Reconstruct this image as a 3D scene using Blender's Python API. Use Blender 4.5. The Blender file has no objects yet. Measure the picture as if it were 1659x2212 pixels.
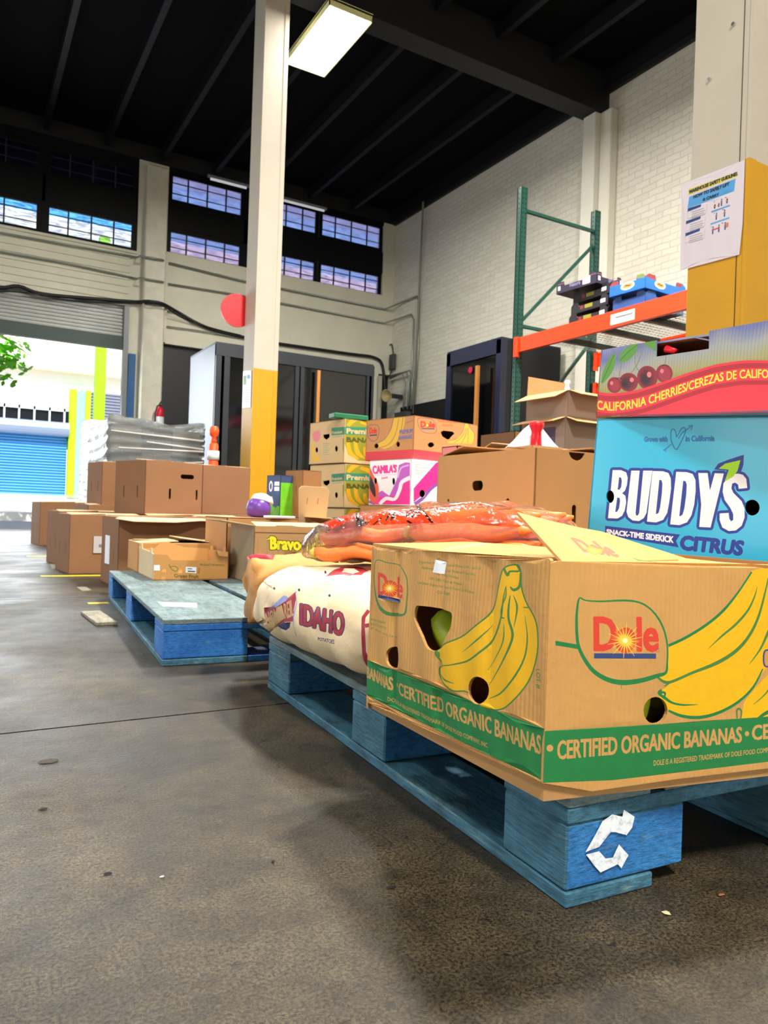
import bpy, bmesh, math, random
import numpy as np
from mathutils import Vector, Matrix
from mathutils import geometry as geo
random.seed(7)
S = bpy.context.scene
COL = S.collection

# ------------------------------------------------------------------ camera
F, CAMH = 1600.0, .487                      # focal length in pixels of the 1659x2212 frame, eye height
_y, _r = math.radians(30), math.atan(.034)
FW = np.array([math.sin(_y), math.cos(_y), 0.]); _rt = np.array([math.cos(_y), -math.sin(_y), 0.]); _up = np.array([0, 0, 1.])
IR = _rt*math.cos(_r)+_up*math.sin(_r); IU = _up*math.cos(_r)-_rt*math.sin(_r)
EYE = np.array([0, 0, CAMH])
cd = bpy.data.cameras.new('camera'); cam = bpy.data.objects.new('camera', cd); COL.objects.link(cam); S.camera = cam
cd.sensor_fit = 'VERTICAL'; cd.sensor_height = 36; cd.lens = 36*F/2212; cd.clip_start = .02; cd.clip_end = 300
cam.matrix_world = Matrix(((IR[0], IU[0], -FW[0], 0), (IR[1], IU[1], -FW[1], 0), (IR[2], IU[2], -FW[2], CAMH), (0, 0, 0, 1)))
cd.dof.use_dof = True; cd.dof.focus_distance = 1.15; cd.dof.aperture_fstop = 13
S.view_settings.view_transform = 'Standard'; S.view_settings.look = 'None'; S.view_settings.gamma = 1
S.view_settings.exposure = 0.08; S.view_settings.use_curve_mapping = False

def ray(px, py): return FW+IR*(px-829.5)/F-IU*(py-1106)/F
def atZ(px, py, z): d = ray(px, py); return EYE+d*(z-CAMH)/d[2]
def atX(px, py, x): d = ray(px, py); return EYE+d*x/d[0]
def atY(px, py, y): d = ray(px, py); return EYE+d*y/d[1]
def atD(px, py, D): return EYE+ray(px, py)*D
def atP(px, py, p0, n):
    d = ray(px, py); return EYE+d*(np.dot(np.array(p0)-EYE, n)/np.dot(d, n))

# ------------------------------------------------------------------ light and sky
w = bpy.data.worlds.new('sky'); S.world = w; w.use_nodes = True
nt = w.node_tree; nt.nodes.clear()
o_ = nt.nodes.new('ShaderNodeOutputWorld'); b_ = nt.nodes.new('ShaderNodeBackground'); s_ = nt.nodes.new('ShaderNodeTexSky')
s_.sky_type = 'NISHITA'; s_.sun_disc = False; s_.sun_elevation = math.radians(50); s_.sun_rotation = math.radians(160); s_.altitude = 0
b_.inputs[1].default_value = .32
nt.links.new(s_.outputs[0], b_.inputs[0]); nt.links.new(b_.outputs[0], o_.inputs[0])
def light(name, kind, loc, energy, color=(1, 1, 1), size=1, size_y=None, target=None, spread=None, angle=None):
    l = bpy.data.lights.new(name, kind); l.energy = energy; l.color = color
    if kind == 'AREA':
        l.shape = 'RECTANGLE'; l.size = size; l.size_y = size_y or size
        if spread: l.spread = spread
    if angle: l.angle = angle
    o = bpy.data.objects.new(name, l); COL.objects.link(o); o.location = loc
    if target is not None: o.rotation_euler = (Vector(target)-Vector(loc)).to_track_quat('-Z', 'Y').to_euler()
    return o
light('sun', 'SUN', (0, -10, 20), 10.0, (1, .96, .88), target=(3, 6, 0), angle=.01)
# daylight through the dock door at the near end of the building and the two on the left side
light('daylight_front_dock', 'AREA', (2.0, -6.9, 1.9), 70, (1, .95, .88), 5.0, 3.4, target=(2.0, 0, 1.4))
light('daylight_left_dock', 'AREA', (-8.9, 3.0, 1.9), 170, (.93, .96, 1), 4.5, 3.4, target=(0, 3.0, 1.4))
light('daylight_left_dock_far', 'AREA', (-8.9, 9.5, 1.9), 130, (.85, .92, 1), 4.5, 3.4, target=(0, 9.0, 1.2))
light('daylight_rear_door', 'AREA', (.3, 13.6, 1.9), 260, (.86, .93, 1), 4.2, 3.0, target=(.2, 4, 0.3))

# ------------------------------------------------------------------ materials
def lin(c):
    if isinstance(c, str): c = tuple(int(c[i:i+2], 16)/255 for i in (0, 2, 4))
    return tuple(((x/12.92) if x <= .04045 else ((x+.055)/1.055)**2.4) for x in c)
MATS = {}
def mat(name, col, rough=.6, var=0, scale=12, stretch=(1, 1, 1), bump=0, bscale=60, col2=None, thr=None, metal=0, emit=0, spec=.5, trans=0, alpha=1, ridge=None, coord='Object', ior=1.45, coat=0):
    if name in MATS: return MATS[name]
    m = bpy.data.materials.new(name); m.use_nodes = True; n = m.node_tree.nodes; L = m.node_tree.links
    p = n['Principled BSDF']; c = lin(col); p.inputs['Base Color'].default_value = (*c, 1)
    p.inputs['Roughness'].default_value = rough; p.inputs['Metallic'].default_value = metal
    p.inputs['Specular IOR Level'].default_value = spec; p.inputs['IOR'].default_value = ior
    if trans: p.inputs['Transmission Weight'].default_value = trans
    if coat: p.inputs['Coat Weight'].default_value = coat; p.inputs['Coat Roughness'].default_value = .12
    if alpha < 1: p.inputs['Alpha'].default_value = alpha
    if emit: p.inputs['Emission Color'].default_value = (*c, 1); p.inputs['Emission Strength'].default_value = emit
    tc = n.new('ShaderNodeTexCoord'); mp = n.new('ShaderNodeMapping'); mp.inputs['Scale'].default_value = stretch
    L.new(tc.outputs[coord], mp.inputs[0])
    if var or col2:
        nz = n.new('ShaderNodeTexNoise'); nz.inputs['Scale'].default_value = scale; nz.inputs['Detail'].default_value = 8; nz.inputs['Roughness'].default_value = .65
        L.new(mp.outputs[0], nz.inputs['Vector']); r = n.new('ShaderNodeValToRGB'); L.new(nz.outputs['Fac'], r.inputs[0])
        lo, hi = thr or (.3, .7); r.color_ramp.elements[0].position = lo; r.color_ramp.elements[1].position = hi
        if col2: a, b = c, lin(col2)
        else: a = tuple(x*(1-var) for x in c); b = tuple(min(1, x*(1+var)) for x in c)
        r.color_ramp.elements[0].color = (*a, 1); r.color_ramp.elements[1].color = (*b, 1)
        L.new(r.outputs[0], p.inputs['Base Color'])
        if emit: pass
    h = None
    if bump:
        nb = n.new('ShaderNodeTexNoise'); nb.inputs['Scale'].default_value = bscale; nb.inputs['Detail'].default_value = 5
        L.new(mp.outputs[0], nb.inputs['Vector']); h = nb.outputs['Fac']
        bm_ = n.new('ShaderNodeBump'); bm_.inputs['Strength'].default_value = bump; bm_.inputs['Distance'].default_value = .01
        L.new(h, bm_.inputs['Height']); L.new(bm_.outputs[0], p.inputs['Normal'])
    if ridge:                                # (lines per metre, strength): corrugation across the panel's u
        wv = n.new('ShaderNodeTexWave'); wv.bands_direction = 'X'; wv.inputs['Scale'].default_value = ridge[0]*.314
        wv.inputs['Distortion'].default_value = 1.2; wv.inputs['Detail'].default_value = 1; wv.inputs['Detail Scale'].default_value = .6
        L.new(tc.outputs['UV'], wv.inputs['Vector'])
        b2 = n.new('ShaderNodeBump'); b2.inputs['Strength'].default_value = ridge[1]; b2.inputs['Distance'].default_value = .004
        L.new(wv.outputs['Fac'], b2.inputs['Height'])
        if bump: L.new(bm_.outputs[0], b2.inputs['Normal'])
        L.new(b2.outputs[0], p.inputs['Normal'])
    MATS[name] = m; return m
CARD = mat('kraft_cardboard', 'CC9754', .75, .08, 9, bump=.12, bscale=90, ridge=(140, .22))
CARD2 = mat('brown_cardboard', '9C6E42', .8, .07, 6, bump=.08, bscale=80, ridge=(120, .06))
CARDP = mat('pale_cardboard', 'D9B88A', .8, .06, 6, bump=.08, bscale=80, ridge=(120, .05))
CARDI = mat('cardboard_inside', 'A87C4C', .85, .08, 8)

# ------------------------------------------------------------------ object helpers
def tag(o, label=None, cat=None, group=None, kind=None):
    if label: o['label'] = label
    if cat: o['category'] = cat
    if group: o['group'] = group
    if kind: o['kind'] = kind
    return o
def thing(name, label, cat, loc=(0, 0, 0), rot=(0, 0, 0), group=None):
    o = bpy.data.objects.new(name, None); COL.objects.link(o); o.empty_display_size = .05
    o.location = loc; o.rotation_euler = rot if not isinstance(rot, (int, float)) else (0, 0, rot)
    return tag(o, label, cat, group)
def MW(o):                                    # world matrix without a depsgraph update
    m = Matrix.LocRotScale(o.location, o.rotation_euler, o.scale)
    return (MW(o.parent) @ m) if o.parent else m
def mesh(name, V, Fc, m, parent=None, mi=None, smooth=False, uv=None):
    me = bpy.data.meshes.new(name); me.from_pydata([tuple(map(float, v)) for v in V], [], [tuple(map(int, f)) for f in Fc])
    for x in (m if isinstance(m, (list, tuple)) else [m]): me.materials.append(x)
    if mi is not None: me.polygons.foreach_set('material_index', np.array(mi, dtype=np.int32))
    if smooth: me.polygons.foreach_set('use_smooth', np.ones(len(me.polygons), dtype=bool))
    if uv is not None:
        ul = me.uv_layers.new(name='UVMap'); li = np.zeros(len(me.loops), dtype=np.int32); me.loops.foreach_get('vertex_index', li)
        ul.data.foreach_set('uv', np.array(uv, dtype=np.float32)[li].ravel())
    me.update(); o = bpy.data.objects.new(name, me); COL.objects.link(o); o.parent = parent
    return o
def kids(o): return [c for c in bpy.data.objects if c.parent is o]
def copy_tree(o, parent=None, name=None, **kw):
    c = o.copy(); COL.objects.link(c); c.parent = parent
    for k, v in kw.items():
        if k in ('label', 'category', 'group'): c[k] = v
        else: setattr(c, k, v)
    for ch in kids(o): copy_tree(ch, c)
    return c
class G:                                      # collects primitive shapes; build() makes ONE mesh object
    def __init__(s): s.b = bmesh.new()
    def box(s, a, b, bev=0, M=None):
        a, b = Vector(a), Vector(b); r = bmesh.ops.create_cube(s.b, size=1)
        vs = r['verts']
        for v in vs: v.co = Vector(((a[i]+b[i])/2+v.co[i]*(b[i]-a[i]) for i in range(3)))
        if bev:
            es = list({e for v in vs for e in v.link_edges}); rr = bmesh.ops.bevel(s.b, geom=es, offset=bev, segments=1, affect='EDGES')
            vs = list({v for f in rr['faces'] for v in f.verts} | {v for v in vs if v.is_valid})
        if M is not None: bmesh.ops.transform(s.b, matrix=M, verts=[v for v in vs if v.is_valid])
        return s
    def bar(s, p, q, w, t=None, up=(0, 0, 1)):  # box beam between two points
        p, q = Vector(p), Vector(q); d = q-p; L = d.length; z = d.normalized(); x = Vector(up).cross(z)
        if x.length < 1e-4: x = Vector((1, 0, 0)).cross(z)
        x.normalize(); y = z.cross(x); M = Matrix((x, y, z)).transposed().to_4x4(); M.translation = (p+q)/2
        t = t or w; return s.box((-w/2, -t/2, -L/2), (w/2, t/2, L/2), 0, M)
    def cyl(s, p, q, r, r2=None, n=16, caps=True):
        p, q = Vector(p), Vector(q); d = q-p
        M = d.to_track_quat('Z', 'Y').to_matrix().to_4x4(); M.translation = (p+q)/2
        bmesh.ops.create_cone(s.b, cap_ends=caps, segments=n, radius1=r, radius2=r if r2 is None else r2, depth=d.length, matrix=M); return s
    def tube(s, pts, r, n=8):
        P_ = [Vector(p) for p in pts]; prev = None; last = None
        for i, p in enumerate(P_):
            d = (P_[min(i+1, len(P_)-1)]-P_[max(i-1, 0)]).normalized()
            a = last if last is not None else (Vector((0, 0, 1)) if abs(d.z) < .9 else Vector((1, 0, 0)))
            x = (a-d*a.dot(d)).normalized(); y = d.cross(x); last = x
            rr = r[i] if isinstance(r, (list, tuple)) else r
            ring = [s.b.verts.new(p+(x*math.cos(2*math.pi*k/n)+y*math.sin(2*math.pi*k/n))*rr) for k in range(n)]
            if prev:
                for k in range(n): s.b.faces.new((prev[k], prev[(k+1) % n], ring[(k+1) % n], ring[k]))
            else: s.b.faces.new(ring[::-1])
            prev = ring
        s.b.faces.new(prev); return s
    def lathe(s, prof, c=(0, 0, 0), n=24, M=None):
        rings = []
        for r, z in prof:
            ring = []
            for k in range(n):
                v = Vector((r*math.cos(2*math.pi*k/n), r*math.sin(2*math.pi*k/n), z))
                if M is not None: v = M @ v
                ring.append(s.b.verts.new(v+Vector(c)))
            rings.append(ring)
        for a, b in zip(rings, rings[1:]):
            for k in range(n): s.b.faces.new((a[k], a[(k+1) % n], b[(k+1) % n], b[k]))
        s.b.faces.new(rings[0][::-1]); s.b.faces.new(rings[-1]); return s
    def blob(s, c, r, sub=2, M=None):
        rr = bmesh.ops.create_icosphere(s.b, subdivisions=sub, radius=1); r = (r, r, r) if isinstance(r, (int, float)) else r
        for v in rr['verts']:
            v.co = Vector((v.co[i]*r[i] for i in range(3)))
            if M is not None: v.co = M @ v.co
            v.co += Vector(c)
        return s
    def poly(s, pts): s.b.faces.new([s.b.verts.new(p) for p in pts]); return s
    def build(s, name, m, parent=None, smooth=False, **kw):
        me = bpy.data.meshes.new(name)
        for x in (m if isinstance(m, (list, tuple)) else [m]): me.materials.append(x)
        bmesh.ops.recalc_face_normals(s.b, faces=s.b.faces); s.b.to_mesh(me); s.b.free()
        if smooth: me.shade_smooth()
        o = bpy.data.objects.new(name, me); COL.objects.link(o); o.parent = parent
        return tag(o, **kw)
def struct(o): o['kind'] = 'structure'; return o

# ------------------------------------------------------------------ printed panels
def crom(P_, closed=False, k=5):               # Catmull-Rom through points
    P_ = [np.array(p, float) for p in P_]; n = len(P_); out = []
    rng = range(n if closed else n-1)
    for i in rng:
        if closed: a, b, c, d = P_[i-1], P_[i], P_[(i+1) % n], P_[(i+2) % n]
        else: a, b, c, d = P_[max(i-1, 0)], P_[i], P_[i+1], P_[min(i+2, n-1)]
        for j in range(k):
            t = j/k; out.append(.5*((2*b)+(-a+c)*t+(2*a-5*b+4*c-d)*t*t+(-a+3*b-3*c+d)*t**3))
    if not closed: out.append(P_[-1])
    return out
def loop_edges(pts):
    n = len(pts); return np.array([(*pts[i], *pts[(i+1) % n]) for i in range(n)], float)
_tc = {}
def glyphs(txt, off=0.0, res=3, space=1.0, align='LEFT'):
    key = (txt, off, res, space)
    if key in _tc: return _tc[key]
    c = bpy.data.curves.new('t', 'FONT'); c.body = txt; c.size = 1; c.resolution_u = res; c.offset = off; c.space_character = space; c.fill_mode = 'FRONT'
    o = bpy.data.objects.new('t', c); COL.objects.link(o); bpy.context.view_layer.update()
    dg = bpy.context.evaluated_depsgraph_get(); me = o.evaluated_get(dg).to_mesh()
    V = np.array([v.co[:2] for v in me.vertices]); cnt = {}
    for p in me.polygons:
        vs = list(p.vertices)
        for i in range(len(vs)):
            e = tuple(sorted((vs[i], vs[(i+1) % len(vs)]))); cnt[e] = cnt.get(e, 0)+1
    E_ = np.array([(*V[a], *V[b]) for (a, b), k in cnt.items() if k == 1])
    o.evaluated_get(dg).to_mesh_clear(); bpy.data.objects.remove(o); bpy.data.curves.remove(c)
    _tc[key] = E_; return E_
# a shape is (material, [groups]); each group is an array of edges filled even-odd, groups are united
def s_poly(m, pts, smooth=False, k=5):
    return (m, [loop_edges(crom(pts, True, k) if smooth else [np.array(p, float) for p in pts])])
def s_ell(m, c, rx, ry, n=20): return (m, [loop_edges([(c[0]+rx*math.cos(2*math.pi*i/n), c[1]+ry*math.sin(2*math.pi*i/n)) for i in range(n)])])
def s_stroke(m, pts, w, smooth=True, closed=False, k=4):
    P_ = crom(pts, closed, k) if smooth else [np.array(p, float) for p in pts]
    if closed: P_ = P_+[P_[0]]
    n = len(P_)
    if isinstance(w, (int, float)): W = [w]*n
    else: W = list(np.interp(np.linspace(0, 1, n), np.linspace(0, 1, len(w)), w))
    Lf, Rt = [], []
    for i, p in enumerate(P_):
        a, b = P_[max(i-1, 0)], P_[min(i+1, n-1)]
        if closed and i in (0, n-1): a, b = P_[n-2], P_[1]
        d = b-a; d = d/(np.linalg.norm(d)+1e-12); nn = np.array([-d[1], d[0]])*W[i]/2; Lf.append(p+nn); Rt.append(p-nn)
    gs = []
    for i in range(n-1): gs.append(loop_edges([Lf[i], Lf[i+1], Rt[i+1], Rt[i]]))
    return (m, gs)
def s_text(m, txt, q, off=0.0, grow=0, space=1.0, res=3):
    """text warped onto the quad q = (bottom-left, bottom-right, top-left, top-right)"""
    E_ = glyphs(txt, off, res, space).copy(); x0, x1 = E_[:, [0, 2]].min(), E_[:, [0, 2]].max(); y0, y1 = E_[:, [1, 3]].min(), E_[:, [1, 3]].max()
    bl, br, tl, tr = [np.array(p, float) for p in q]
    def wp(x, y):
        a = ((x-x0)/(x1-x0))[:, None]; b = ((y-y0)/(y1-y0))[:, None]
        return (1-b)*((1-a)*bl+a*br)+b*((1-a)*tl+a*tr)
    A, B = wp(E_[:, 0], E_[:, 1]), wp(E_[:, 2], E_[:, 3]); g = [np.hstack([A, B])]
    if grow:
        for a, b in zip(A, B):
            d = b-a; L_ = np.linalg.norm(d)
            if L_ < 1e-9: continue
            d = d/L_; nn = np.array([-d[1], d[0]])
            g.append(loop_edges([a+nn*grow, b+nn*grow, b+(d+nn*.4)*grow, b+(d-nn*.4)*grow, b-nn*grow, a-nn*grow, a-(d+nn*.4)*grow, a-(d-nn*.4)*grow]))
    return (m, g)
def conv(shape, f):                            # map every point of a shape with f(x, y) -> (u, v)
    m, gs = shape
    return (m, [np.array([(*f(e[0], e[1]), *f(e[2], e[3])) for e in g]) for g in gs])
def inside(P_, E_):
    x0, y0, x1, y1 = E_.T; px, py = P_[:, 0][:, None], P_[:, 1][:, None]
    c = ((y0 <= py) != (y1 <= py)); den = np.where(np.abs(y1-y0) < 1e-15, 1e-15, y1-y0)
    return ((c & (px < x0+(py-y0)*(x1-x0)/den)).sum(1) % 2).astype(bool)
def tess(outline, shapes, grid=None, base=None):
    """-> verts2d, faces, material per face. 'HOLE' shapes cut through."""
    base = base or CARD; vs, es = [], []
    def add(E_):
        for e in E_:
            i = len(vs); vs.append(Vector((e[0], e[1]))); vs.append(Vector((e[2], e[3]))); es.append((i, i+1))
    OE = loop_edges(outline); add(OE)
    mn, mx = np.array(outline).min(0), np.array(outline).max(0)
    keep = []
    for m, gs in shapes:
        g2 = []
        for g in gs:
            if g[:, [0, 2]].max() < mn[0] or g[:, [0, 2]].min() > mx[0] or g[:, [1, 3]].max() < mn[1] or g[:, [1, 3]].min() > mx[1]: continue
            add(g); g2.append(g)
        if g2: keep.append((m, g2))
    if grid:
        nx, ny = grid
        for i in range(1, nx):
            for j in range(1, ny):
                p = mn+(mx-mn)*np.array([i/nx, j/ny]); vs.append(Vector(p))
        for k in range(1, nx):
            for yy in (0, 1): vs.append(Vector((mn[0]+(mx[0]-mn[0])*k/nx, (mn, mx)[yy][1])))
        for k in range(1, ny):
            for xx in (0, 1): vs.append(Vector(((mn, mx)[xx][0], mn[1]+(mx[1]-mn[1])*k/ny)))
    V, _, Fc, *_r2 = geo.delaunay_2d_cdt(vs, es, [], 0, 2e-5)
    V = np.array([tuple(v) for v in V]); Fc = np.array([f for f in Fc if len(f) == 3])
    C_ = V[Fc].mean(1); ok = inside(C_, OE); Fc = Fc[ok]; C_ = C_[ok]
    mats = [base]; mi = np.zeros(len(Fc), int); hole = np.zeros(len(Fc), bool)
    for m, gs in keep:
        hit = np.zeros(len(Fc), bool)
        for g in gs:
            lo = g[:, [0, 2]].min(); hi = g[:, [0, 2]].max(); lo2 = g[:, [1, 3]].min(); hi2 = g[:, [1, 3]].max()
            idx = np.where((C_[:, 0] >= lo) & (C_[:, 0] <= hi) & (C_[:, 1] >= lo2) & (C_[:, 1] <= hi2) & ~hit)[0]
            if len(idx): hit[idx[inside(C_[idx], g)]] = True
        if isinstance(m, str): hole |= hit
        else:
            if m not in mats: mats.append(m)
            mi[hit] = mats.index(m)
    Fc = Fc[~hole]; mi = mi[~hole]
    u, inv = np.unique(Fc, return_inverse=True); V = V[u]; Fc = inv.reshape(-1, 3)
    a = V[Fc]; ar = (a[:, 1, 0]-a[:, 0, 0])*(a[:, 2, 1]-a[:, 0, 1])-(a[:, 2, 0]-a[:, 0, 0])*(a[:, 1, 1]-a[:, 0, 1])
    Fc[ar < 0] = Fc[ar < 0][:, ::-1]
    return V, Fc, mi, mats
def panel(name, parent, O, U, V_, outline, shapes=(), th=.004, grid=None, base=None, back=None, disp=None, smooth=False, label=None):
    """sheet of card: outline and print in (u, v) metres, placed at O + u U + v V in the parent's space; thickness goes inward"""
    base = base or CARD; O, U, V_ = np.array(O, float), np.array(U, float), np.array(V_, float); U /= np.linalg.norm(U); V_ /= np.linalg.norm(V_)
    N = np.cross(U, V_)
    P2, Fc, mi, mats = tess(outline, shapes, grid, base)
    d = np.array([disp(*p) for p in P2]) if disp else np.zeros(len(P2))
    front = O+P2[:, :1]*U+P2[:, 1:]*V_+d[:, None]*N; backv = front-N*th; n = len(P2)
    bi = 0
    if back:
        if back not in mats: mats.append(back)
        bi = mats.index(back)
    faces = [tuple(f) for f in Fc]+[tuple(f[::-1]+n) for f in Fc]; M_ = list(mi)+[bi]*len(Fc)
    cnt = {}
    for f in Fc:
        for i in range(3):
            a, b = f[i], f[(i+1) % 3]; k = (min(a, b), max(a, b)); cnt.setdefault(k, []).append((a, b))
    for k, l in cnt.items():
        if len(l) == 1: a, b = l[0]; faces.append((a, a+n, b+n, b)); M_.append(0)
    o = mesh(name, np.vstack([front, backv]), faces, mats, parent, M_, smooth, np.vstack([P2, P2]))
    if label: o['label'] = label
    return o
def rect(w, h): return [(0, 0), (w, 0), (w, h), (0, h)]
def slot(c, rx, ry): return s_ell('HOLE', c, rx, ry, 14)
def pill(c, w, h):
    r = min(w, h)/2; pts = []
    for i in range(16):
        a = 2*math.pi*i/16; x, y = math.cos(a)*r, math.sin(a)*r
        x += (w/2-r)*(1 if x > 0 else -1); y += (h/2-r)*(1 if y > 0 else -1); pts.append((c[0]+x, c[1]+y))
    return ('HOLE', [loop_edges(pts)])
class Carton:
    """box with its origin at the bottom of the visible corner; x runs along the front, y along the left side (away)."""
    def __init__(s, name, label, cat, loc, rz, size, tilt=(0, 0), group=None, base=None, th=.004):
        s.t = thing(name, label, cat, loc, (math.radians(tilt[0]), math.radians(tilt[1]), math.radians(rz)), group)
        s.w, s.d, s.h = size; s.base = base or CARD2; s.th = th; s.M = MW(s.t); s.Mi = s.M.inverted()
    def loc(s, p): return s.Mi @ Vector(p)
    def px_left(s, px, py):                     # photo pixel -> (u, v) on the left face
        q = _isect(s, px, py, Vector((0, 0, 0)), Vector((-1, 0, 0))); return (s.d-q.y, q.z)
    def px_front(s, px, py):
        q = _isect(s, px, py, Vector((0, 0, 0)), Vector((0, -1, 0))); return (q.x, q.z)
    def px_top(s, px, py, z=None):
        q = _isect(s, px, py, Vector((0, 0, s.h if z is None else z)), Vector((0, 0, 1))); return (q.x, q.y)
    def left(s, shapes=(), **k): return panel('side_panel', s.t, (0, s.d, 0), (0, -1, 0), (0, 0, 1), k.pop('outline', rect(s.d, s.h)), shapes, s.th, base=k.pop('base', s.base), back=CARDI, **k)
    def front(s, shapes=(), **k): return panel('end_panel', s.t, (0, 0, 0), (1, 0, 0), (0, 0, 1), k.pop('outline', rect(s.w, s.h)), shapes, s.th, base=k.pop('base', s.base), back=CARDI, **k)
    def rest(s, bottom=True, **k):
        b = k.get('base', s.base)
        panel('side_panel', s.t, (s.w, 0, 0), (0, 1, 0), (0, 0, 1), rect(s.d, s.h), (), s.th, base=b, back=CARDI)
        panel('end_panel', s.t, (s.w, s.d, 0), (-1, 0, 0), (0, 0, 1), rect(s.w, s.h), (), s.th, base=b, back=CARDI)
        if bottom: panel('bottom_panel', s.t, (0, s.d, 0), (1, 0, 0), (0, -1, 0), rect(s.w, s.d), (), s.th, base=b, back=CARDI)
    def top(s, shapes=(), z=None, name='top_panel', **k):
        z = s.h if z is None else z
        return panel(name, s.t, (0, 0, z), (1, 0, 0), (0, 1, 0), k.pop('outline', rect(s.w, s.d)), shapes, s.th, base=k.pop('base', s.base), back=CARDI, **k)
    def flap(s, side, length, ang, shapes=(), outline=None, base=None, **k):
        """top flap hinged on 'left','front','right','back'; ang 0 lies closed inward, 90 stands up, 180 folds out flat"""
        a = math.radians(ang); w_, d_, h_ = s.w, s.d, s.h
        O, U, inw = {'left': ((0, d_, h_), (0, -1, 0), (1, 0, 0)), 'front': ((0, 0, h_), (1, 0, 0), (0, 1, 0)),
                     'right': ((w_, 0, h_), (0, 1, 0), (-1, 0, 0)), 'back': ((w_, d_, h_), (-1, 0, 0), (0, -1, 0))}[side]
        V_ = Vector(inw)*math.cos(a)+Vector((0, 0, 1))*math.sin(a); L_ = d_ if side in ('left', 'right') else w_
        return panel('top_flap', s.t, O, U, V_, outline or [(0.003, 0), (L_-.003, 0), (L_-.008, length), (.008, length)], shapes, s.th, base=base or s.base, back=k.pop('back', CARDI), **k)
def _isect(s, px, py, p0, n):
    o = s.Mi @ Vector(EYE); q = s.Mi @ Vector(EYE+ray(px, py)); d = q-o
    return o+d*((p0-o).dot(n)/d.dot(n))
# ================================================================== the hall
XW, YB, ZC = 7.85, 13.5, 6.8                 # right wall, rear wall, ceiling
WHITE = mat('painted_wall', 'CFCBB8', .6, .06, 3, bump=.1, bscale=20)
def floor_mat():
    m = mat('worn_concrete', '3A3733', .5); n = m.node_tree.nodes; L = m.node_tree.links; p = n['Principled BSDF']
    tc = n.new('ShaderNodeTexCoord')
    def noise(sc, det, rough=.6):
        z = n.new('ShaderNodeTexNoise'); z.inputs['Scale'].default_value = sc; z.inputs['Detail'].default_value = det; z.inputs['Roughness'].default_value = rough
        L.new(tc.outputs['Object'], z.inputs['Vector']); return z.outputs['Fac']
    def ramp(src, a, b, ca, cb):
        r = n.new('ShaderNodeValToRGB'); r.color_ramp.elements[0].position = a; r.color_ramp.elements[1].position = b
        r.color_ramp.elements[0].color = (*lin(ca), 1); r.color_ramp.elements[1].color = (*lin(cb), 1); L.new(src, r.inputs[0]); return r.outputs[0]
    def mix(kind, f, a, b):
        x = n.new('ShaderNodeMix'); x.data_type = 'RGBA'; x.blend_type = kind; x.inputs[0].default_value = f
        L.new(a, x.inputs[6]); L.new(b, x.inputs[7]); return x.outputs[2]
    big = ramp(noise(1.3, 6), .35, .7, '2E2820', '62543E')
    fine = ramp(noise(240, 3, .85), .40, .62, '1C1815', 'FFFFF0')
    mid = ramp(noise(14, 8, .7), .3, .72, '8E8A84', 'FFFFFF')
    c = mix('MULTIPLY', 1, big, mid); c = mix('OVERLAY', .9, c, fine)
    pits = ramp(noise(38, 3), .30, .36, '14110E', 'FFFFFF'); c = mix('MULTIPLY', .7, c, pits)
    L.new(c, p.inputs['Base Color'])
    r = n.new('ShaderNodeMapRange'); L.new(noise(2.2, 7), r.inputs[0]); r.inputs[1].default_value = .3; r.inputs[2].default_value = .7; r.inputs[3].default_value = .34; r.inputs[4].default_value = .62; p.inputs['Specular IOR Level'].default_value = .55
    L.new(r.outputs[0], p.inputs['Roughness'])
    b = n.new('ShaderNodeBump'); b.inputs['Strength'].default_value = .5; b.inputs['Distance'].default_value = .004; L.new(noise(120, 6, .7), b.inputs['Height'])
    b2 = n.new('ShaderNodeBump'); b2.inputs['Strength'].default_value = .35; b2.inputs['Distance'].default_value = .03; L.new(noise(4, 5), b2.inputs['Height'])
    L.new(b2.outputs[0], b.inputs['Normal']); L.new(b.outputs[0], p.inputs['Normal']); return m
FLOOR = floor_mat()
JOINT = mat('floor_joint', '15130F', .9)
# floor slabs separated by real sawn joints across the hall
jy = [-7.0, 1.9+0, 3.78+0, 5.62, YB+.3]
ja = [(atZ(0, 1590, 0), atZ(560, 1540, 0))]
g = G(); g.box((-9, -7.2, -.3), (XW+.3, YB+.3, -.012)); struct(g.build('floor', JOINT))
sl = [-7.2, 1.72, 4.02, 6.3, 10.1, YB+.3]
g = G()
for a, b in zip(sl, sl[1:]): g.box((-9, a+.004, -.02), (XW+.3, b-.004, 0))
struct(g.build('floor', FLOOR))
CEIL = mat('black_painted_ceiling', '040406', .85, .25, 5, spec=.1)
g = G(); g.box((-9.2, -7.2, ZC), (XW+.3, YB+.3, ZC+.2)); struct(g.build('ceiling', CEIL))
JOIST = mat('dark_joist', '0B0B10', .6, .2, 4, spec=.25)
g = G()
x = -8.4
while x < 7.8: g.box((x-.04, -7.2, ZC-.2), (x+.04, YB+.2, ZC)); x += .95
struct(g.build('trim_1', JOIST))
g = G()
for y in (-3.76, 1.93, 7.6): g.box((-9, y, 6.22), (XW, y+.3, ZC))
struct(g.build('trim_2', mat('dark_beam', '0B0B0E', .6, .2, 4)))

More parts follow.
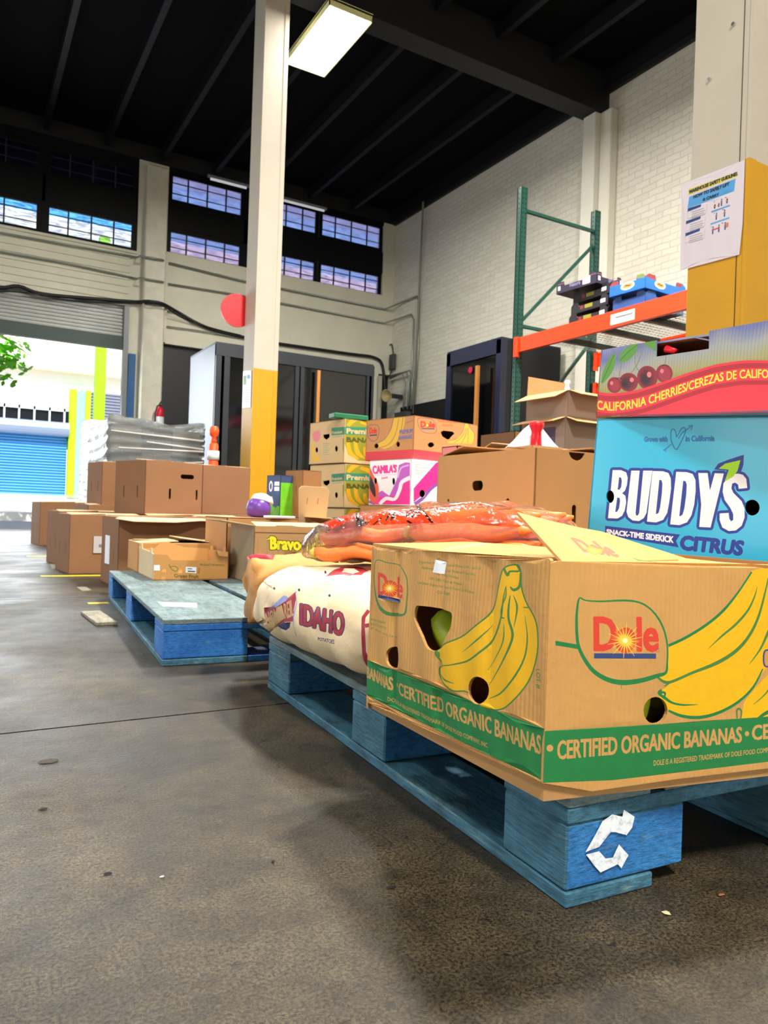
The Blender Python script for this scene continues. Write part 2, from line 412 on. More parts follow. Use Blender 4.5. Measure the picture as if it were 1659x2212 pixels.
def brick_mat():
    m = mat('white_painted_brick', 'D2CDBD', .45); n = m.node_tree.nodes; L = m.node_tree.links; p = n['Principled BSDF']
    tc = n.new('ShaderNodeTexCoord'); mp = n.new('ShaderNodeMapping'); mp.inputs['Rotation'].default_value = (math.radians(90), 0, math.radians(90))
    mp.vector_type = 'TEXTURE'
    sp = n.new('ShaderNodeSeparateXYZ'); cb = n.new('ShaderNodeCombineXYZ'); L.new(tc.outputs['Object'], sp.inputs[0]); L.new(sp.outputs[1], cb.inputs[0]); L.new(sp.outputs[2], cb.inputs[1])
    nz = n.new('ShaderNodeTexNoise'); nz.inputs['Scale'].default_value = 5; nz.inputs['Detail'].default_value = 4; L.new(tc.outputs['Object'], nz.inputs['Vector'])
    va = n.new('ShaderNodeMix'); va.data_type = 'RGBA'; va.inputs[0].default_value = .045; L.new(cb.outputs[0], va.inputs[6]); L.new(nz.outputs['Color'], va.inputs[7])
    br = n.new('ShaderNodeTexBrick'); br.inputs['Scale'].default_value = 1; br.inputs['Brick Width'].default_value = .23; br.inputs['Row Height'].default_value = .082
    br.inputs['Mortar Size'].default_value = .006; br.inputs['Mortar Smooth'].default_value = .6; br.inputs['Bias'].default_value = -.3
    br.inputs['Color1'].default_value = (*lin('D6D1C2'), 1); br.inputs['Color2'].default_value = (*lin('CBC6B6'), 1); br.inputs['Mortar'].default_value = (*lin('C9C3B3'), 1)
    L.new(va.outputs[2], br.inputs['Vector'])
    st = n.new('ShaderNodeTexNoise'); st.inputs['Scale'].default_value = 7; st.inputs['Detail'].default_value = 8; st.inputs['Roughness'].default_value = .7; L.new(tc.outputs['Object'], st.inputs['Vector'])
    rr = n.new('ShaderNodeValToRGB'); rr.color_ramp.elements[0].position = .27; rr.color_ramp.elements[1].position = .34; rr.color_ramp.elements[0].color = (.25, .22, .18, 1); L.new(st.outputs['Fac'], rr.inputs[0])
    mm = n.new('ShaderNodeMix'); mm.data_type = 'RGBA'; mm.blend_type = 'MULTIPLY'; mm.inputs[0].default_value = .8; L.new(br.outputs[0], mm.inputs[6]); L.new(rr.outputs[0], mm.inputs[7])
    L.new(mm.outputs[2], p.inputs['Base Color'])
    iv = n.new('ShaderNodeMath'); iv.operation = 'SUBTRACT'; iv.inputs[0].default_value = 1; L.new(br.outputs['Fac'], iv.inputs[1])
    b = n.new('ShaderNodeBump'); b.inputs['Strength'].default_value = .55; b.inputs['Distance'].default_value = .012; L.new(iv.outputs[0], b.inputs['Height'])
    b2 = n.new('ShaderNodeBump'); b2.inputs['Strength'].default_value = .5; b2.inputs['Distance'].default_value = .02; L.new(st.outputs['Fac'], b2.inputs['Height']); L.new(b2.outputs[0], b.inputs['Normal'])
    L.new(b.outputs[0], p.inputs['Normal']); return m
g = G(); g.box((XW, -7.2, 0), (XW+.3, YB+.3, ZC)); struct(g.build('wall_right', brick_mat()))
# rear wall around its openings
def bx(px, py): return float(atY(px, py, YB)[0])
def bz(px, py): return float(atY(px, py, YB)[2])
DR, DT = bx(272, 800), bz(140, 737)          # roll-up door: right jamb, underside of the curtain
DTOP = bz(150, 640)
W1 = (-4.2, bx(299, 450)); W2 = (bx(362, 470), bx(829, 560)); WZ0, WZ1 = bz(700, 612), bz(420, 372)
WZL = bz(150, 517)
g = G()
g.box((-9, YB, 0), (-3.0, YB+.3, WZL)); g.box((-9, YB, WZL), (W1[0], YB+.3, ZC))
g.box((-3.0, YB, DTOP), (DR, YB+.3, WZL)); g.box((W1[0], YB, WZ1), (W1[1], YB+.3, ZC))
g.box((DR, YB, 0), (2.98, YB+.3, WZL)); g.box((W1[1], YB, WZL), (W2[0], YB+.3, ZC))
# right bay: dark doorways low down, white wall above, windows over that
PX1, PX2 = bx(360, 760), bx(420, 760); HT = bz(590, 775)
g.box((2.98, YB, HT), (W2[0]+.0, YB+.3, WZL)); g.box((W2[0], YB, HT), (XW, YB+.3, WZ0)); g.box((W2[0], YB, WZ1), (W2[1], YB+.3, ZC)); g.box((W2[1], YB, WZ0), (XW, YB+.3, ZC))
g.box((XW-.45, YB, 0), (XW-.3, YB+.3, HT))
struct(g.build('wall_back', WHITE))
g = G(); g.box((-9, YB-.02, WZ1-.02), (XW-.0, YB-.001, ZC)); struct(g.build('trim_12', mat('black_header', '0A0A0C', .7)))
g = G(); g.box((2.98, YB+.12, 0), (XW, YB+.3, HT)); struct(g.build('door_1', mat('black_steel_door', '101114', .5)))
g = G(); g.box((bx(306, 600), YB-.22, 1.75), (bx(352, 600), YB, 6.4), .02); g.box((bx(352, 600), YB-.1, HT), (bx(360, 600), YB, WZL), .0); struct(g.build('trim_3', mat('painted_pier', 'C9C4B2', .6, .12, 5, bump=.3, bscale=18)))
g = G(); g.box((bx(306, 600)-.02, YB-.24, 0), (bx(352, 600)+.0, YB, 1.75), .01); g.box((bx(276, 800), YB-.06, 0), (bx(291, 800), YB, 3.1)); struct(g.build('trim_4', mat('blue_painted_base', '2B5C8C', .55, .1, 6)))
g = G(); g.box((-9.3, -7.2, 0), (-9, .6, ZC)); g.box((-9.3, 5.4, 0), (-9, 7.1, ZC)); g.box((-9.3, 11.9, 0), (-9, YB+.3, ZC)); g.box((-9.3, .6, 3.7), (-9, 5.4, ZC)); g.box((-9.3, 7.1, 3.7), (-9, 11.9, ZC)); struct(g.build('wall_left', WHITE))
g = G(); g.box((-9, -7.5, 0), (-.7, -7.2, ZC)); g.box((4.7, -7.5, 0), (XW, -7.2, ZC)); g.box((-.7, -7.5, 3.8), (4.7, -7.2, ZC)); struct(g.build('wall_front', WHITE))
# pier on the right wall under the roof beam
PIER = mat('smooth_painted_pier', 'D6D2C4', .55, .04, 3)
g = G(); g.box((XW-.24, 7.62, 0), (XW, 7.86, 6.22), .01); g.box((XW-.14, 7.42, 0), (XW, 7.62, 6.22), .01); struct(g.build('trim_5', PIER))
g = G(); g.box((XW-.06, -7.2, 6.52), (XW, YB, 6.8)); struct(g.build('trim_6', mat('dark_wall_plate', '0E0E10', .6)))
g = G()
for i in range(7): zz = DTOP+.08+i*(WZL-DTOP-.1)/7; g.box((-3, YB-.022, zz), (DR, YB-.001, zz+.03))
struct(g.build('trim_13', WHITE))
# windows: dark steel frames, dark shade band between upper and lower panes, wired obscure glass
def glass(name, tint, rough, mixf):
    m = bpy.data.materials.new(name); m.use_nodes = True; n = m.node_tree.nodes; L = m.node_tree.links; n.clear()
    o = n.new('ShaderNodeOutputMaterial'); tr = n.new('ShaderNodeBsdfTransparent'); tr.inputs[0].default_value = (*tint, 1)
    tl = n.new('ShaderNodeBsdfTranslucent'); tl.inputs[0].default_value = (.5, .55, .8, 1); gl = n.new('ShaderNodeBsdfGlossy'); gl.inputs[0].default_value = (.1, .1, .12, 1); gl.inputs[1].default_value = .1
    tc = n.new('ShaderNodeTexCoord'); mp = n.new('ShaderNodeMapping'); mp.inputs['Scale'].default_value = (1.5, 1, 9); nz = n.new('ShaderNodeTexNoise'); nz.inputs['Scale'].default_value = 3; nz.inputs['Detail'].default_value = 6; nz.inputs['Distortion'].default_value = 1.2
    L.new(tc.outputs['Object'], mp.inputs[0]); L.new(mp.outputs[0], nz.inputs['Vector']); r = n.new('ShaderNodeValToRGB'); r.color_ramp.elements[0].position = .38; r.color_ramp.elements[1].position = .62; r.color_ramp.elements[0].color = (.6, .6, .66, 1); L.new(nz.outputs['Fac'], r.inputs[0])
    mu = n.new('ShaderNodeMix'); mu.data_type = 'RGBA'; mu.blend_type = 'MULTIPLY'; mu.inputs[0].default_value = 1; mu.inputs[6].default_value = (*tint, 1); L.new(r.outputs[0], mu.inputs[7]); L.new(mu.outputs[2], tr.inputs[0])
    a = n.new('ShaderNodeMixShader'); a.inputs[0].default_value = mixf; L.new(tr.outputs[0], a.inputs[1]); L.new(tl.outputs[0], a.inputs[2])
    b = n.new('ShaderNodeAddShader'); L.new(a.outputs[0], b.inputs[0]); L.new(gl.outputs[0], b.inputs[1]); L.new(b.outputs[0], o.inputs[0]); return m
GL_B = glass('wired_blue_glass', (.72, .62, .72), .2, .35); GL_D = glass('near_black_glass', (.02, .02, .035), .2, .01); GL_C = glass('clear_wired_glass', (.75, .8, .85), .1, .05)  # the darkest glass is nearly opaque, for the upper left panes
FR = mat('black_window_steel', '08080A', .5, spec=.2)
wn = [0]
def window(x0, x1, z0, z1, m, cols=4, rows=3, frame=.07):
    wn[0] += 1; n_ = 'window_%d' % wn[0]; y = YB+.08
    p = struct(thing(n_, None, None, ((x0+x1)/2, y, z0)))
    g = G(); cx = (x0+x1)/2; X0, X1 = x0-cx, x1-cx; H_ = z1-z0
    g.box((X0, -.03, 0), (X1, .03, frame)); g.box((X0, -.03, H_-frame), (X1, .03, H_)); g.box((X0, -.03, frame), (X0+frame, .03, H_-frame)); g.box((X1-frame, -.03, frame), (X1, .03, H_-frame))
    g.build('window_frame', FR, p); g = G()
    for i in range(1, cols): xx = X0+(X1-X0)*i/cols; g.box((xx-.012, -.015, frame), (xx+.012, .015, H_-frame))
    for j in range(1, rows): zz = H_*j/rows; g.box((X0+frame, -.008, zz-.007), (X1-frame, .008, zz+.007))
    g.build('glazing_bars', mat('window_bar', '23232C', .5), p)
    g = G(); g.box((X0+frame, -.004, frame), (X1-frame, .004, H_-frame)); g.build('window_pane', m, p); return p
def row(z0, z1, z2, z3, xs, lo, up):
    for x0, x1 in xs: window(x0, x1, z0, z1, lo); window(x0, x1, z2, z3, up)
def wx(a): return bx(a, 520)
zl0, zl1, zl2, zl3 = bz(440, 565), bz(440, 505), bz(440, 452), bz(440, 385)
XS2 = [(wx(362), wx(528)), (wx(545), wx(690)), (wx(691), wx(829))]
row(zl0, zl1, zl2, zl3, XS2, GL_B, GL_B)
kz0, kz1, kz2, kz3 = bz(200, 525), bz(200, 455), bz(200, 400), bz(200, 333)
XS1 = [(bx(97, 470), bx(296, 470)), (bx(97, 470)-2.25, bx(97, 470)-.05), (bx(97, 470)-4.5, bx(97, 470)-2.3)]
row(kz0, kz1, kz2, kz3, XS1, GL_C, GL_D)
g = G()
y0, y1 = YB+.04, YB+.14
g.box((W2[0], y0, zl1), (W2[1], y1, zl2)); g.box((W2[0], y0, zl3), (W2[1], y1, WZ1)); g.box((W2[0], y0, min(WZ0, zl0-.1)), (W2[1], y1, zl0))
g.box((XS2[0][1], y0, zl0), (XS2[1][0], y1, zl3))
g.box((W1[0], y0, kz1), (W1[1], y1, kz2)); g.box((W1[0], y0, kz3), (W1[1], y1, max(WZ1, ZC-.3)))
for a, b in ((XS1[0][1], W1[1]), (XS1[1][1], XS1[0][0]), (XS1[2][1], XS1[1][0])):
    g.box((a, y0, WZL), (b, y1, kz3))
struct(g.build('trim_7', FR))
struct(G().box((W1[0], YB-.03, WZL-.03), (W1[1], YB+.05, kz0)).build('trim_8', WHITE))
# roller shutter, partly raised
g = G(); n = 9; z = DT+.22
hh = (DTOP-z)/n
for i in range(n):
    zz = z+i*hh
    for k, (dy, dz) in enumerate(((0, 0), (.025, .25), (.035, .5), (.025, .75))): g.box((-3.0, YB+.1-dy, zz+dz*hh), (DR, YB+.16, zz+(dz+.25)*hh))
sh = struct(g.build('door_2', mat('galvanised_shutter', '9A9C98', .45, .1, 3, metal=.3)))
g = G(); g.box((-3.0, YB+.02, DT), (DR, YB+.14, DT+.22)); g.build('bottom_bar', mat('dark_green_bar', '33423F', .5), sh)
g = G(); g.box((DR-.06, YB-.02, 0), (DR+.02, YB+.1, DTOP)); struct(g.build('trim_9', mat('door_track', '86888C', .5, metal=.2)))

# ------------------------------------------------------------------ columns
YEL = mat('yellow_paint', 'C99200', .5, .06, 3, bump=.05, bscale=30); CW = mat('cream_column_paint', 'BEB4A4', .6, .05, 3, bump=.12, bscale=14)
def column(x0, y0, x1, y1, zt, zy, dirt=False):
    p = struct(thing('trim_10' if dirt else 'trim_11', None, None, ((x0+x1)/2, (y0+y1)/2, 0)))
    hx, hy = (x1-x0)/2, (y1-y0)/2
    G().box((-hx, -hy, 0), (hx, hy, zy)).build('painted_base', YEL, p); G().box((-hx, -hy, zy), (hx, hy, zt)).build('column_shaft', CW, p)
    e = .012; g = G()
    for zz0, zz1, m_ in ((0, zy, YEL), (zy, zt, CW)):
        g = G(); g.box((-hx-.004, -hy-.004, zz0), (-hx+.045, -hy+e, zz1)); g.box((hx-.045, -hy-.004, zz0), (hx+.004, -hy+e, zz1))
        g.build('corner_strip', m_, p)
    return p
C1 = column(2.79, 1.92, 3.08, 2.20, 6.22, 2.0, True)
C2 = column(2.748, 7.69, 3.02, 8.03, 6.22, 2.0)
G().box((-.1468, -.1, 0), (-.1455, -.097, 6.2)).build('seam', mat('dark_seam', '3A2C12', .8), C1)
g = G(); g.cyl((-.146, -.05, 2.6), (-.155, -.05, 2.6), .008); g.cyl((-.146, .06, 2.42), (-.155, .06, 2.42), .008); g.cyl((-.146, -.02, 3.1), (-.155, -.02, 3.1), .008)
g.build('screw_heads', mat('bright_screw', 'DDDDDD', .25, metal=1), C1)

# ------------------------------------------------------------------ outside the rear door
g = G(); g.box((-14, YB+.3, -.3), (12, 19.5, -.02)); struct(g.build('floor', mat('loading_apron', '77767E', .7, .15, 2)))
g = G(); g.poly([(-25, 19.5, .19), (20, 19.5, .19), (20, 26, .62), (-25, 26, .62)]); g.poly([(-25, 19.5, -.3), (20, 19.5, -.3), (20, 19.5, .19), (-25, 19.5, .19)]); struct(g.build('floor', mat('sunlit_pavement', 'D8D4CC', .8, .06, 2)))
YF = 25.0
def fx(px, py): return float(atY(px, py, YF)[0])
def fz(px, py): return float(atY(px, py, YF)[2])
bd = thing('street_building', 'white building across the street with a blue roller door and lime posts', 'building', (0, YF, .5))
def fb(g, px0, px1, py0, py1, d0, d1):        # box on the facade from a pixel window
    a, b = fx(px0, py1), fx(px1, py1); z0, z1 = fz((px0+px1)/2, py1), fz((px0+px1)/2, py0)
    return g.box((a, -d1, z0-.5), (b, -d0, z1-.5))
g = G(); g.box((-22, 0, -.2), (16, 4, 8.75)); g.build('wall', mat('sunlit_white_render', 'E9E5DA', .8, .04, 2), bd)
g = G(); g.box((-22, -.3, fz(100, 800)-.5), (16, 0, fz(100, 742)-.5)); g.box((-22, -.8, 6.2), (16, 0, 6.5)); g.build('canopy_band', mat('cream_band', 'EDE6C8', .8), bd)
g = G(); fb(g, -900, 150, 842, 915, -.02, .03); g.build('window_strip', mat('dark_glass_front', '12141C', .2), bd)
g = G()
for q in (-110, -80, -55, -25, 8, 40, 73, 106, 138): fb(g, q-2, q+2, 842, 915, .0, .1)
fb(g, -900, 142, 836, 844, 0, .1); g.build('mullion', mat('silver_mullion', 'C9CBD2', .4), bd)
blu = thing('blue_roller_door', None, None); bpy.data.objects.remove(blu)
g = G(); z0, z1 = fz(75, 1068)-.5, fz(75, 935)-.5; nn = 22
for i in range(nn): g.box((fx(-900, 1000), -.06-.03*(1), z0+(z1-z0)*i/nn), (fx(142, 1000), 0, z0+(z1-z0)*(i+.6)/nn)); g.box((fx(-900, 1000), -.05, z0+(z1-z0)*(i+.6)/nn), (fx(142, 1000), 0, z0+(z1-z0)*(i+1)/nn))
g.build('roller_door', mat('blue_shutter', '3E86C8', .5, .05, 1), bd)
g = G(); g.cyl((fx(-900, 925), -.2, z1+.15), (fx(147, 925), -.2, z1+.15), .22); g.build('roller_drum', mat('blue_grey_drum', '7E8CA8', .4, metal=.3), bd)
g = G(); z0, z1 = fz(235, 1068)-.5, fz(235, 848)-.5
for i in range(34): g.box((fx(186, 1000), -.08, z0+(z1-z0)*i/34), (fx(700, 1000), 0, z0+(z1-z0)*(i+.6)/34))
g.build('grey_roller_door', mat('grey_shutter', '6A7088', .5), bd)
g = G(); fb(g, 142, 157, 842, 1070, 0, .25); fb(g, 176, 187, 845, 1070, 0, .25); g.build('lime_pilaster', mat('lime_paint', '8FD400', .5), bd)
g = G(); fb(g, -900, 176, 1066, 1078, 0, .12); fb(g, 158, 176, 845, 1070, 0, .15); g.build('blue_plinth', mat('pale_blue_paint', '7FA2C4', .6), bd)
p = atY(207, 1075, 19.3); g = G(); g.box((-.12, -.12, 0), (.12, .12, 7)); po = g.build('steel_post', mat('lime_post_paint', '8CC400', .5), None); po.location = (p[0], 19.3, -.02)
tag(po, 'lime green post standing outside the rear roller door', 'post')
# high block behind, seen in the left windows: bright blue wall over white
g = G(); g.box((-22, .1, 8.751), (16, 4, 10.6)); g.build('upper_wall', mat('blue_upper_wall', '4FA8DC', .7), bd)

# branch of leaves hanging into the doorway view
tr = thing('street_tree', 'green leafy branch of a tree hanging outside the rear door', 'tree', tuple(map(float, atY(-200, 1080, 17)*np.array([1, 1, 0]))))
tx, ty = tr.location.x, tr.location.y
G().tube([(0, 0, 0), (.05, 0, 2), (.1, 0, 3.6), (.0, 0, 4.2)], [.14, .12, .09, .05]).build('trunk', mat('bark', '5A4A38', .9, .2, 8), tr)
c0 = atY(0, 760, 17); c0 = Vector((c0[0]-tx, 0, c0[2]))
G().tube([(.08, 0, 3), (c0.x*.5, 0, 3.7), (c0.x, .0, c0.z+.35), (c0.x+.55, 0, c0.z)], [.06, .04, .02, .008]).build('branch', mat('bark', '5A4A38'), tr)
g = G(); rnd = random.Random(3)
for i in range(420):
    if i < 260:
        t = rnd.random(); px, py = rnd.gauss(8, 26), rnd.gauss(768, 30)
        if px > 66 or py > 832 or py < 715: continue
        q = atY(px, py, 17+rnd.uniform(-.3, .3)); q = Vector((q[0]-tx, q[1]-ty, q[2]))
    else: q = Vector((rnd.gauss(-1.6, .6), rnd.gauss(0, .8), rnd.gauss(4.0, .4)))
    a = Vector((rnd.uniform(-1, 1), rnd.uniform(-1, 1), rnd.uniform(-.7, .3))).normalized(); b = a.cross(Vector((rnd.random(), rnd.random(), 1))).normalized(); s = rnd.uniform(.06, .11)
    g.poly([q-a*s, q-a*s*.2+b*s*.55, q+a*s*.6+b*s*.35, q+a*s, q+a*s*.6-b*s*.35, q-a*s*.2-b*s*.55])
g.build('foliage', mat('leaf', '6FC020', .5, .3, 3), tr)

# ------------------------------------------------------------------ lamps
def fixture(x, y, z=5.95, power=300, label='', lit=True):
    t = thing('ceiling_light', label, 'ceiling light', (x, y, z), (0, 0, 0), 'high bay lights under the black ceiling')
    hw, hl = .27, .63; g = G()
    g.box((-hw, -hl, .06), (hw, hl, .09)); g.box((-hw, -hl, 0), (-hw+.012, hl, .08)); g.box((hw-.012, -hl, 0), (hw, hl, .08)); g.box((-hw, -hl, 0), (hw, -hl+.012, .08)); g.box((-hw, hl-.012, 0), (hw, hl, .08))
    g.build('housing', mat('lamp_housing', 'E8E6A8', .4), t)
    g = G()
    for k in range(6):
        cx = -hw+.045+k*(2*hw-.09)/5; seg = 8; r = .04
        for i in range(seg):
            a0, a1 = math.pi*i/seg, math.pi*(i+1)/seg
            g.poly([(cx+r*math.cos(a0), -hl+.03, .012+r*math.sin(a0)), (cx+r*math.cos(a1), -hl+.03, .012+r*math.sin(a1)), (cx+r*math.cos(a1), hl-.03, .012+r*math.sin(a1)), (cx+r*math.cos(a0), hl-.03, .012+r*math.sin(a0))])
    g.build('reflector', mat('lamp_reflector', 'FFFFF0', .3, emit=2.2), t)
    for k in range(6):
        cx = -hw+.045+k*(2*hw-.09)/5
        G().cyl((cx, -hl+.04, .015), (cx, hl-.04, .015), .013, n=10).build('fluorescent_tube', mat('lit_tube', 'F4FFF8', .4, emit=14), t)
    G().cyl((-.1, -.4, .09), (-.1, -.4, ZC-z), .004, n=6).build('hanging_wire', FR, t); G().cyl((.1, .4, .09), (.1, .4, ZC-z), .004, n=6).build('hanging_wire', FR, t)
    light('lamp_light', 'AREA', (x, y, z-.02), power, (1, .97, .90), 2*hw-.03, 2*hl-.05)
    return t
fixture(3.6, 7.95, label='lit fluorescent light hanging from the black ceiling beside the tall column', power=330)
fixture(3.3, 2.2, label='ceiling light over the near yellow column', power=1150)
fixture(-2.4, 7.95, power=120, label='ceiling light above the open floor to the left')
fixture(-2.4, 2.2, power=120, label='ceiling light above the floor left of the near pallets')
fixture(-.4, -2.6, power=620, label='ceiling light behind the viewer near the front dock')
# ================================================================== pallets
def wood(name, c1, c2, c3='8FA3A0'):
    m = bpy.data.materials.new(name); m.use_nodes = True; n = m.node_tree.nodes; L = m.node_tree.links; p = n['Principled BSDF']; p.inputs['Roughness'].default_value = .62
    tc = n.new('ShaderNodeTexCoord')
    def nz(sc, st, det=8, ro=.65):
        mp = n.new('ShaderNodeMapping'); mp.inputs['Scale'].default_value = st; L.new(tc.outputs['Object'], mp.inputs[0])
        z = n.new('ShaderNodeTexNoise'); z.inputs['Scale'].default_value = sc; z.inputs['Detail'].default_value = det; z.inputs['Roughness'].default_value = ro; L.new(mp.outputs[0], z.inputs['Vector']); return z.outputs['Fac']
    def ramp(s, a, b, x, y):
        r = n.new('ShaderNodeValToRGB'); r.color_ramp.elements[0].position = a; r.color_ramp.elements[1].position = b; r.color_ramp.elements[0].color = (*lin(x), 1); r.color_ramp.elements[1].color = (*lin(y), 1); L.new(s, r.inputs[0]); return r.outputs[0]
    base = ramp(nz(7, (1, 1, 1)), .35, .68, c1, c2)
    wear = n.new('ShaderNodeMix'); wear.data_type = 'RGBA'; wf = n.new('ShaderNodeValToRGB'); wf.color_ramp.elements[0].position = .56; wf.color_ramp.elements[1].position = .72; L.new(nz(16, (1, .25, 2.5), 10, .75), wf.inputs[0])
    L.new(wf.outputs[0], wear.inputs[0]); L.new(base, wear.inputs[6]); wear.inputs[7].default_value = (*lin(c3), 1)
    dk = n.new('ShaderNodeMix'); dk.data_type = 'RGBA'; dk.blend_type = 'MULTIPLY'; dk.inputs[0].default_value = .8; L.new(wear.outputs[2], dk.inputs[6]); L.new(ramp(nz(60, (1, .3, 3), 6, .7), .3, .55, '6E6E6E', 'FFFFFF'), dk.inputs[7])
    L.new(dk.outputs[2], p.inputs['Base Color'])
    b = n.new('ShaderNodeBump'); b.inputs['Strength'].default_value = .5; b.inputs['Distance'].default_value = .004; L.new(nz(90, (1, .3, 3), 5), b.inputs['Height']); L.new(b.outputs[0], p.inputs['Normal']); return m
BLUE_FRONT = wood('blue_pallet_paint', '1F6CB4', '3B8CCB', '6F9CAE')
BLUE_WORN = wood('worn_blue_pallet_paint', '2C5A70', '4C869E', '84A29E')
BLUE_DECK = wood('worn_grey_blue_deck', '5E6F6E', '7C9398', 'A3A79A')
BLUE_HOT = wood('strong_blue_pallet_paint', '1560B8', '2F86D8', '6FA9BE')
def pallet(name, label, loc, rz, L_, W_, bw_front, blocks, zb=(.02, .104), top=.141, deckm=BLUE_DECK, full_base=False, block_m=BLUE_WORN, front_m=BLUE_FRONT):
    """origin: near left bottom corner; x along the short near side, y along the long left side"""
    t = thing(name, label, 'pallet', loc, rz); rnd = random.Random(L_)
    xs = [(0, bw_front), ((W_-bw_front)/2, (W_+bw_front)/2), (W_-bw_front, W_)]
    bbw = .148 if not full_base else bw_front
    for i, (a, b) in enumerate(xs):
        c = (a if i == 0 else (a+b)/2-bbw/2 if i == 1 else b-bbw)
        G().box((c, 0, 0), (c+bbw, L_, .0195), .002).build('bottom_board', BLUE_WORN, t)
        for (y0, y1) in blocks:
            g = G().box((a, y0+.002, .0205), (b, y1-.002, zb[1]), .003)
            k = g.build('block', [block_m, front_m], t)
            for p in k.data.polygons:
                if p.normal.y < -.9: p.material_index = 1
    if full_base:
        for (y0, y1) in (blocks[0], blocks[-1]):
            G().box((bbw+.001, y0, 0), (W_-bbw-.001, y0+.14, .0195), .002).build('bottom_board', BLUE_HOT, t)
    st = zb[1]+.0205
    for (y0, y1) in blocks: G().box((0, y0, zb[1]+.0005), (W_, y1, st-.0005), .002).build('stringer_board', [block_m], t)
    ws = [.14, .1, .14, .1, .14, .1, .14] if not full_base else [.36, .36, .36]; gap = (W_-sum(ws))/(len(ws)-1); x = 0
    for wd in ws:
        G().box((x, 0, st), (x+wd, L_, top), .002).build('deck_board', deckm, t); x += wd+gap
    return t
P1 = pallet('blue_pallet', 'worn blue wooden block pallet carrying the open banana carton, nearest the viewer', (.671, .677, 0), -math.atan2(.0745, 1.215), 1.217, 1.016, .205, [(0, .137), (.508, .66), (1.045, 1.217)])
# stencil on the near corner block: a C built from two bent arrows
Mi = MW(P1).inverted(); Af = MW(P1)
def p1px(px, py):
    o = Mi @ Vector(EYE); q = Mi @ Vector(EYE+ray(px, py)); d = q-o; r = o+d*(-o.y/d.y); return (r.x, r.z)
STW = mat('white_stencil_paint', 'D8DCE0', .7, .25, 90, thr=(.35, .5))
def z6(x, y): return (560+x/1.5096, 1340+y/1.5096)
a1 = [(1063, 755), (1100, 690), (1118, 655), (1150, 632), (1183, 640), (1188, 617), (1223, 640), (1215, 675), (1197, 700), (1160, 690), (1145, 690), (1108, 738)]
a2 = [(1065, 763), (1108, 752), (1128, 776), (1152, 773), (1172, 730), (1203, 765), (1180, 808), (1168, 795), (1112, 822), (1090, 798)]
for nm, pts in (('stencil_mark', a1), ('stencil_mark', a2)):
    P_ = [p1px(*z6(*q)) for q in pts]
    g = G(); g.poly([(u, -.0006, v) for u, v in P_]); o = g.build(nm, STW, P1, label='white stencilled arrow mark')
P2c = (.549, 2.253)
ang2 = math.atan2(3.95-2.253, .683-.549)-math.pi/2
P2 = pallet('blue_pallet', 'blue wooden pallet with a pale scuffed deck holding the small open fruit tray', (*P2c, 0), ang2, 1.72, 1.15, .262, [(0, .17), (.78, .96), (1.55, 1.72)], full_base=True, block_m=BLUE_HOT, front_m=BLUE_HOT)
g = G(); g.poly([(.045, .30, .1417), (.045, .42, .1417), (.17, .36, .1417), (.15, .25, .1417)]); g.build('paper_label', mat('white_paper', 'EDEDF2', .7), P2)
# plank end lying under the far corner of the second pallet
g = G(); q = atZ(225, 1328, 0); g.box((-.03, -.2, 0), (.05, .14, .014), .002); o = g.build('loose_board', wood('bare_grey_wood', '8A8272', 'A89C84', '6A6254')); o.location = (q[0]-.055, q[1]-.1, 0.0); o.rotation_euler = (0, 0, .03)
tag(o, 'loose worn board lying flat along the left edge of the farther blue pallet', 'board')

# ================================================================== near banana carton
GREEN = mat('green_print', '1E7A3E', .7, .08, 40); GLINE = mat('dull_green_print', '4A7D38', .7, .1, 40); YBAN = mat('yellow_banana_print', 'EDB400', .6, .05, 60)
RED = mat('red_print', 'D9402C', .7); NAVY = mat('navy_print', '33457A', .7); ORG = mat('orange_print', 'F08A1C', .7); SUNY = mat('sun_yellow_print', 'FFD24A', .7)
PAPER = mat('white_sticker', 'F2F3F8', .6)
NC = thing('banana_carton', 'open cardboard banana carton with a green Dole certified organic band, on the nearest pallet', 'carton', (.622, .672, .142), 0)
LD = Vector((.0135, .465, 0)).normalized(); FD = Vector((math.cos(math.radians(-10.5)), math.sin(math.radians(-10.5)), 0))
C0 = np.array([.622, .672, .142])
nL = np.array([-LD.y, LD.x, 0]); nF = np.array([FD.y, -FD.x, 0])
Ld, Fd = np.array(LD), np.array(FD)
def pl(px, py): q = atP(px, py, C0, nL)-C0; return (LEN-float(q@Ld), float(q[2]))
LEN = .468
def pf(px, py): q = atP(px, py, C0, nF)-C0; return (float(q@Fd), float(q[2]))
def z3(x, y): return pl(760+x/3.456, 1150+y/3.456)
def z4(x, y): return pf(1160+x/3.325, 1180+y/3.325)
def mp(pts, f): return [f(*p) for p in pts]
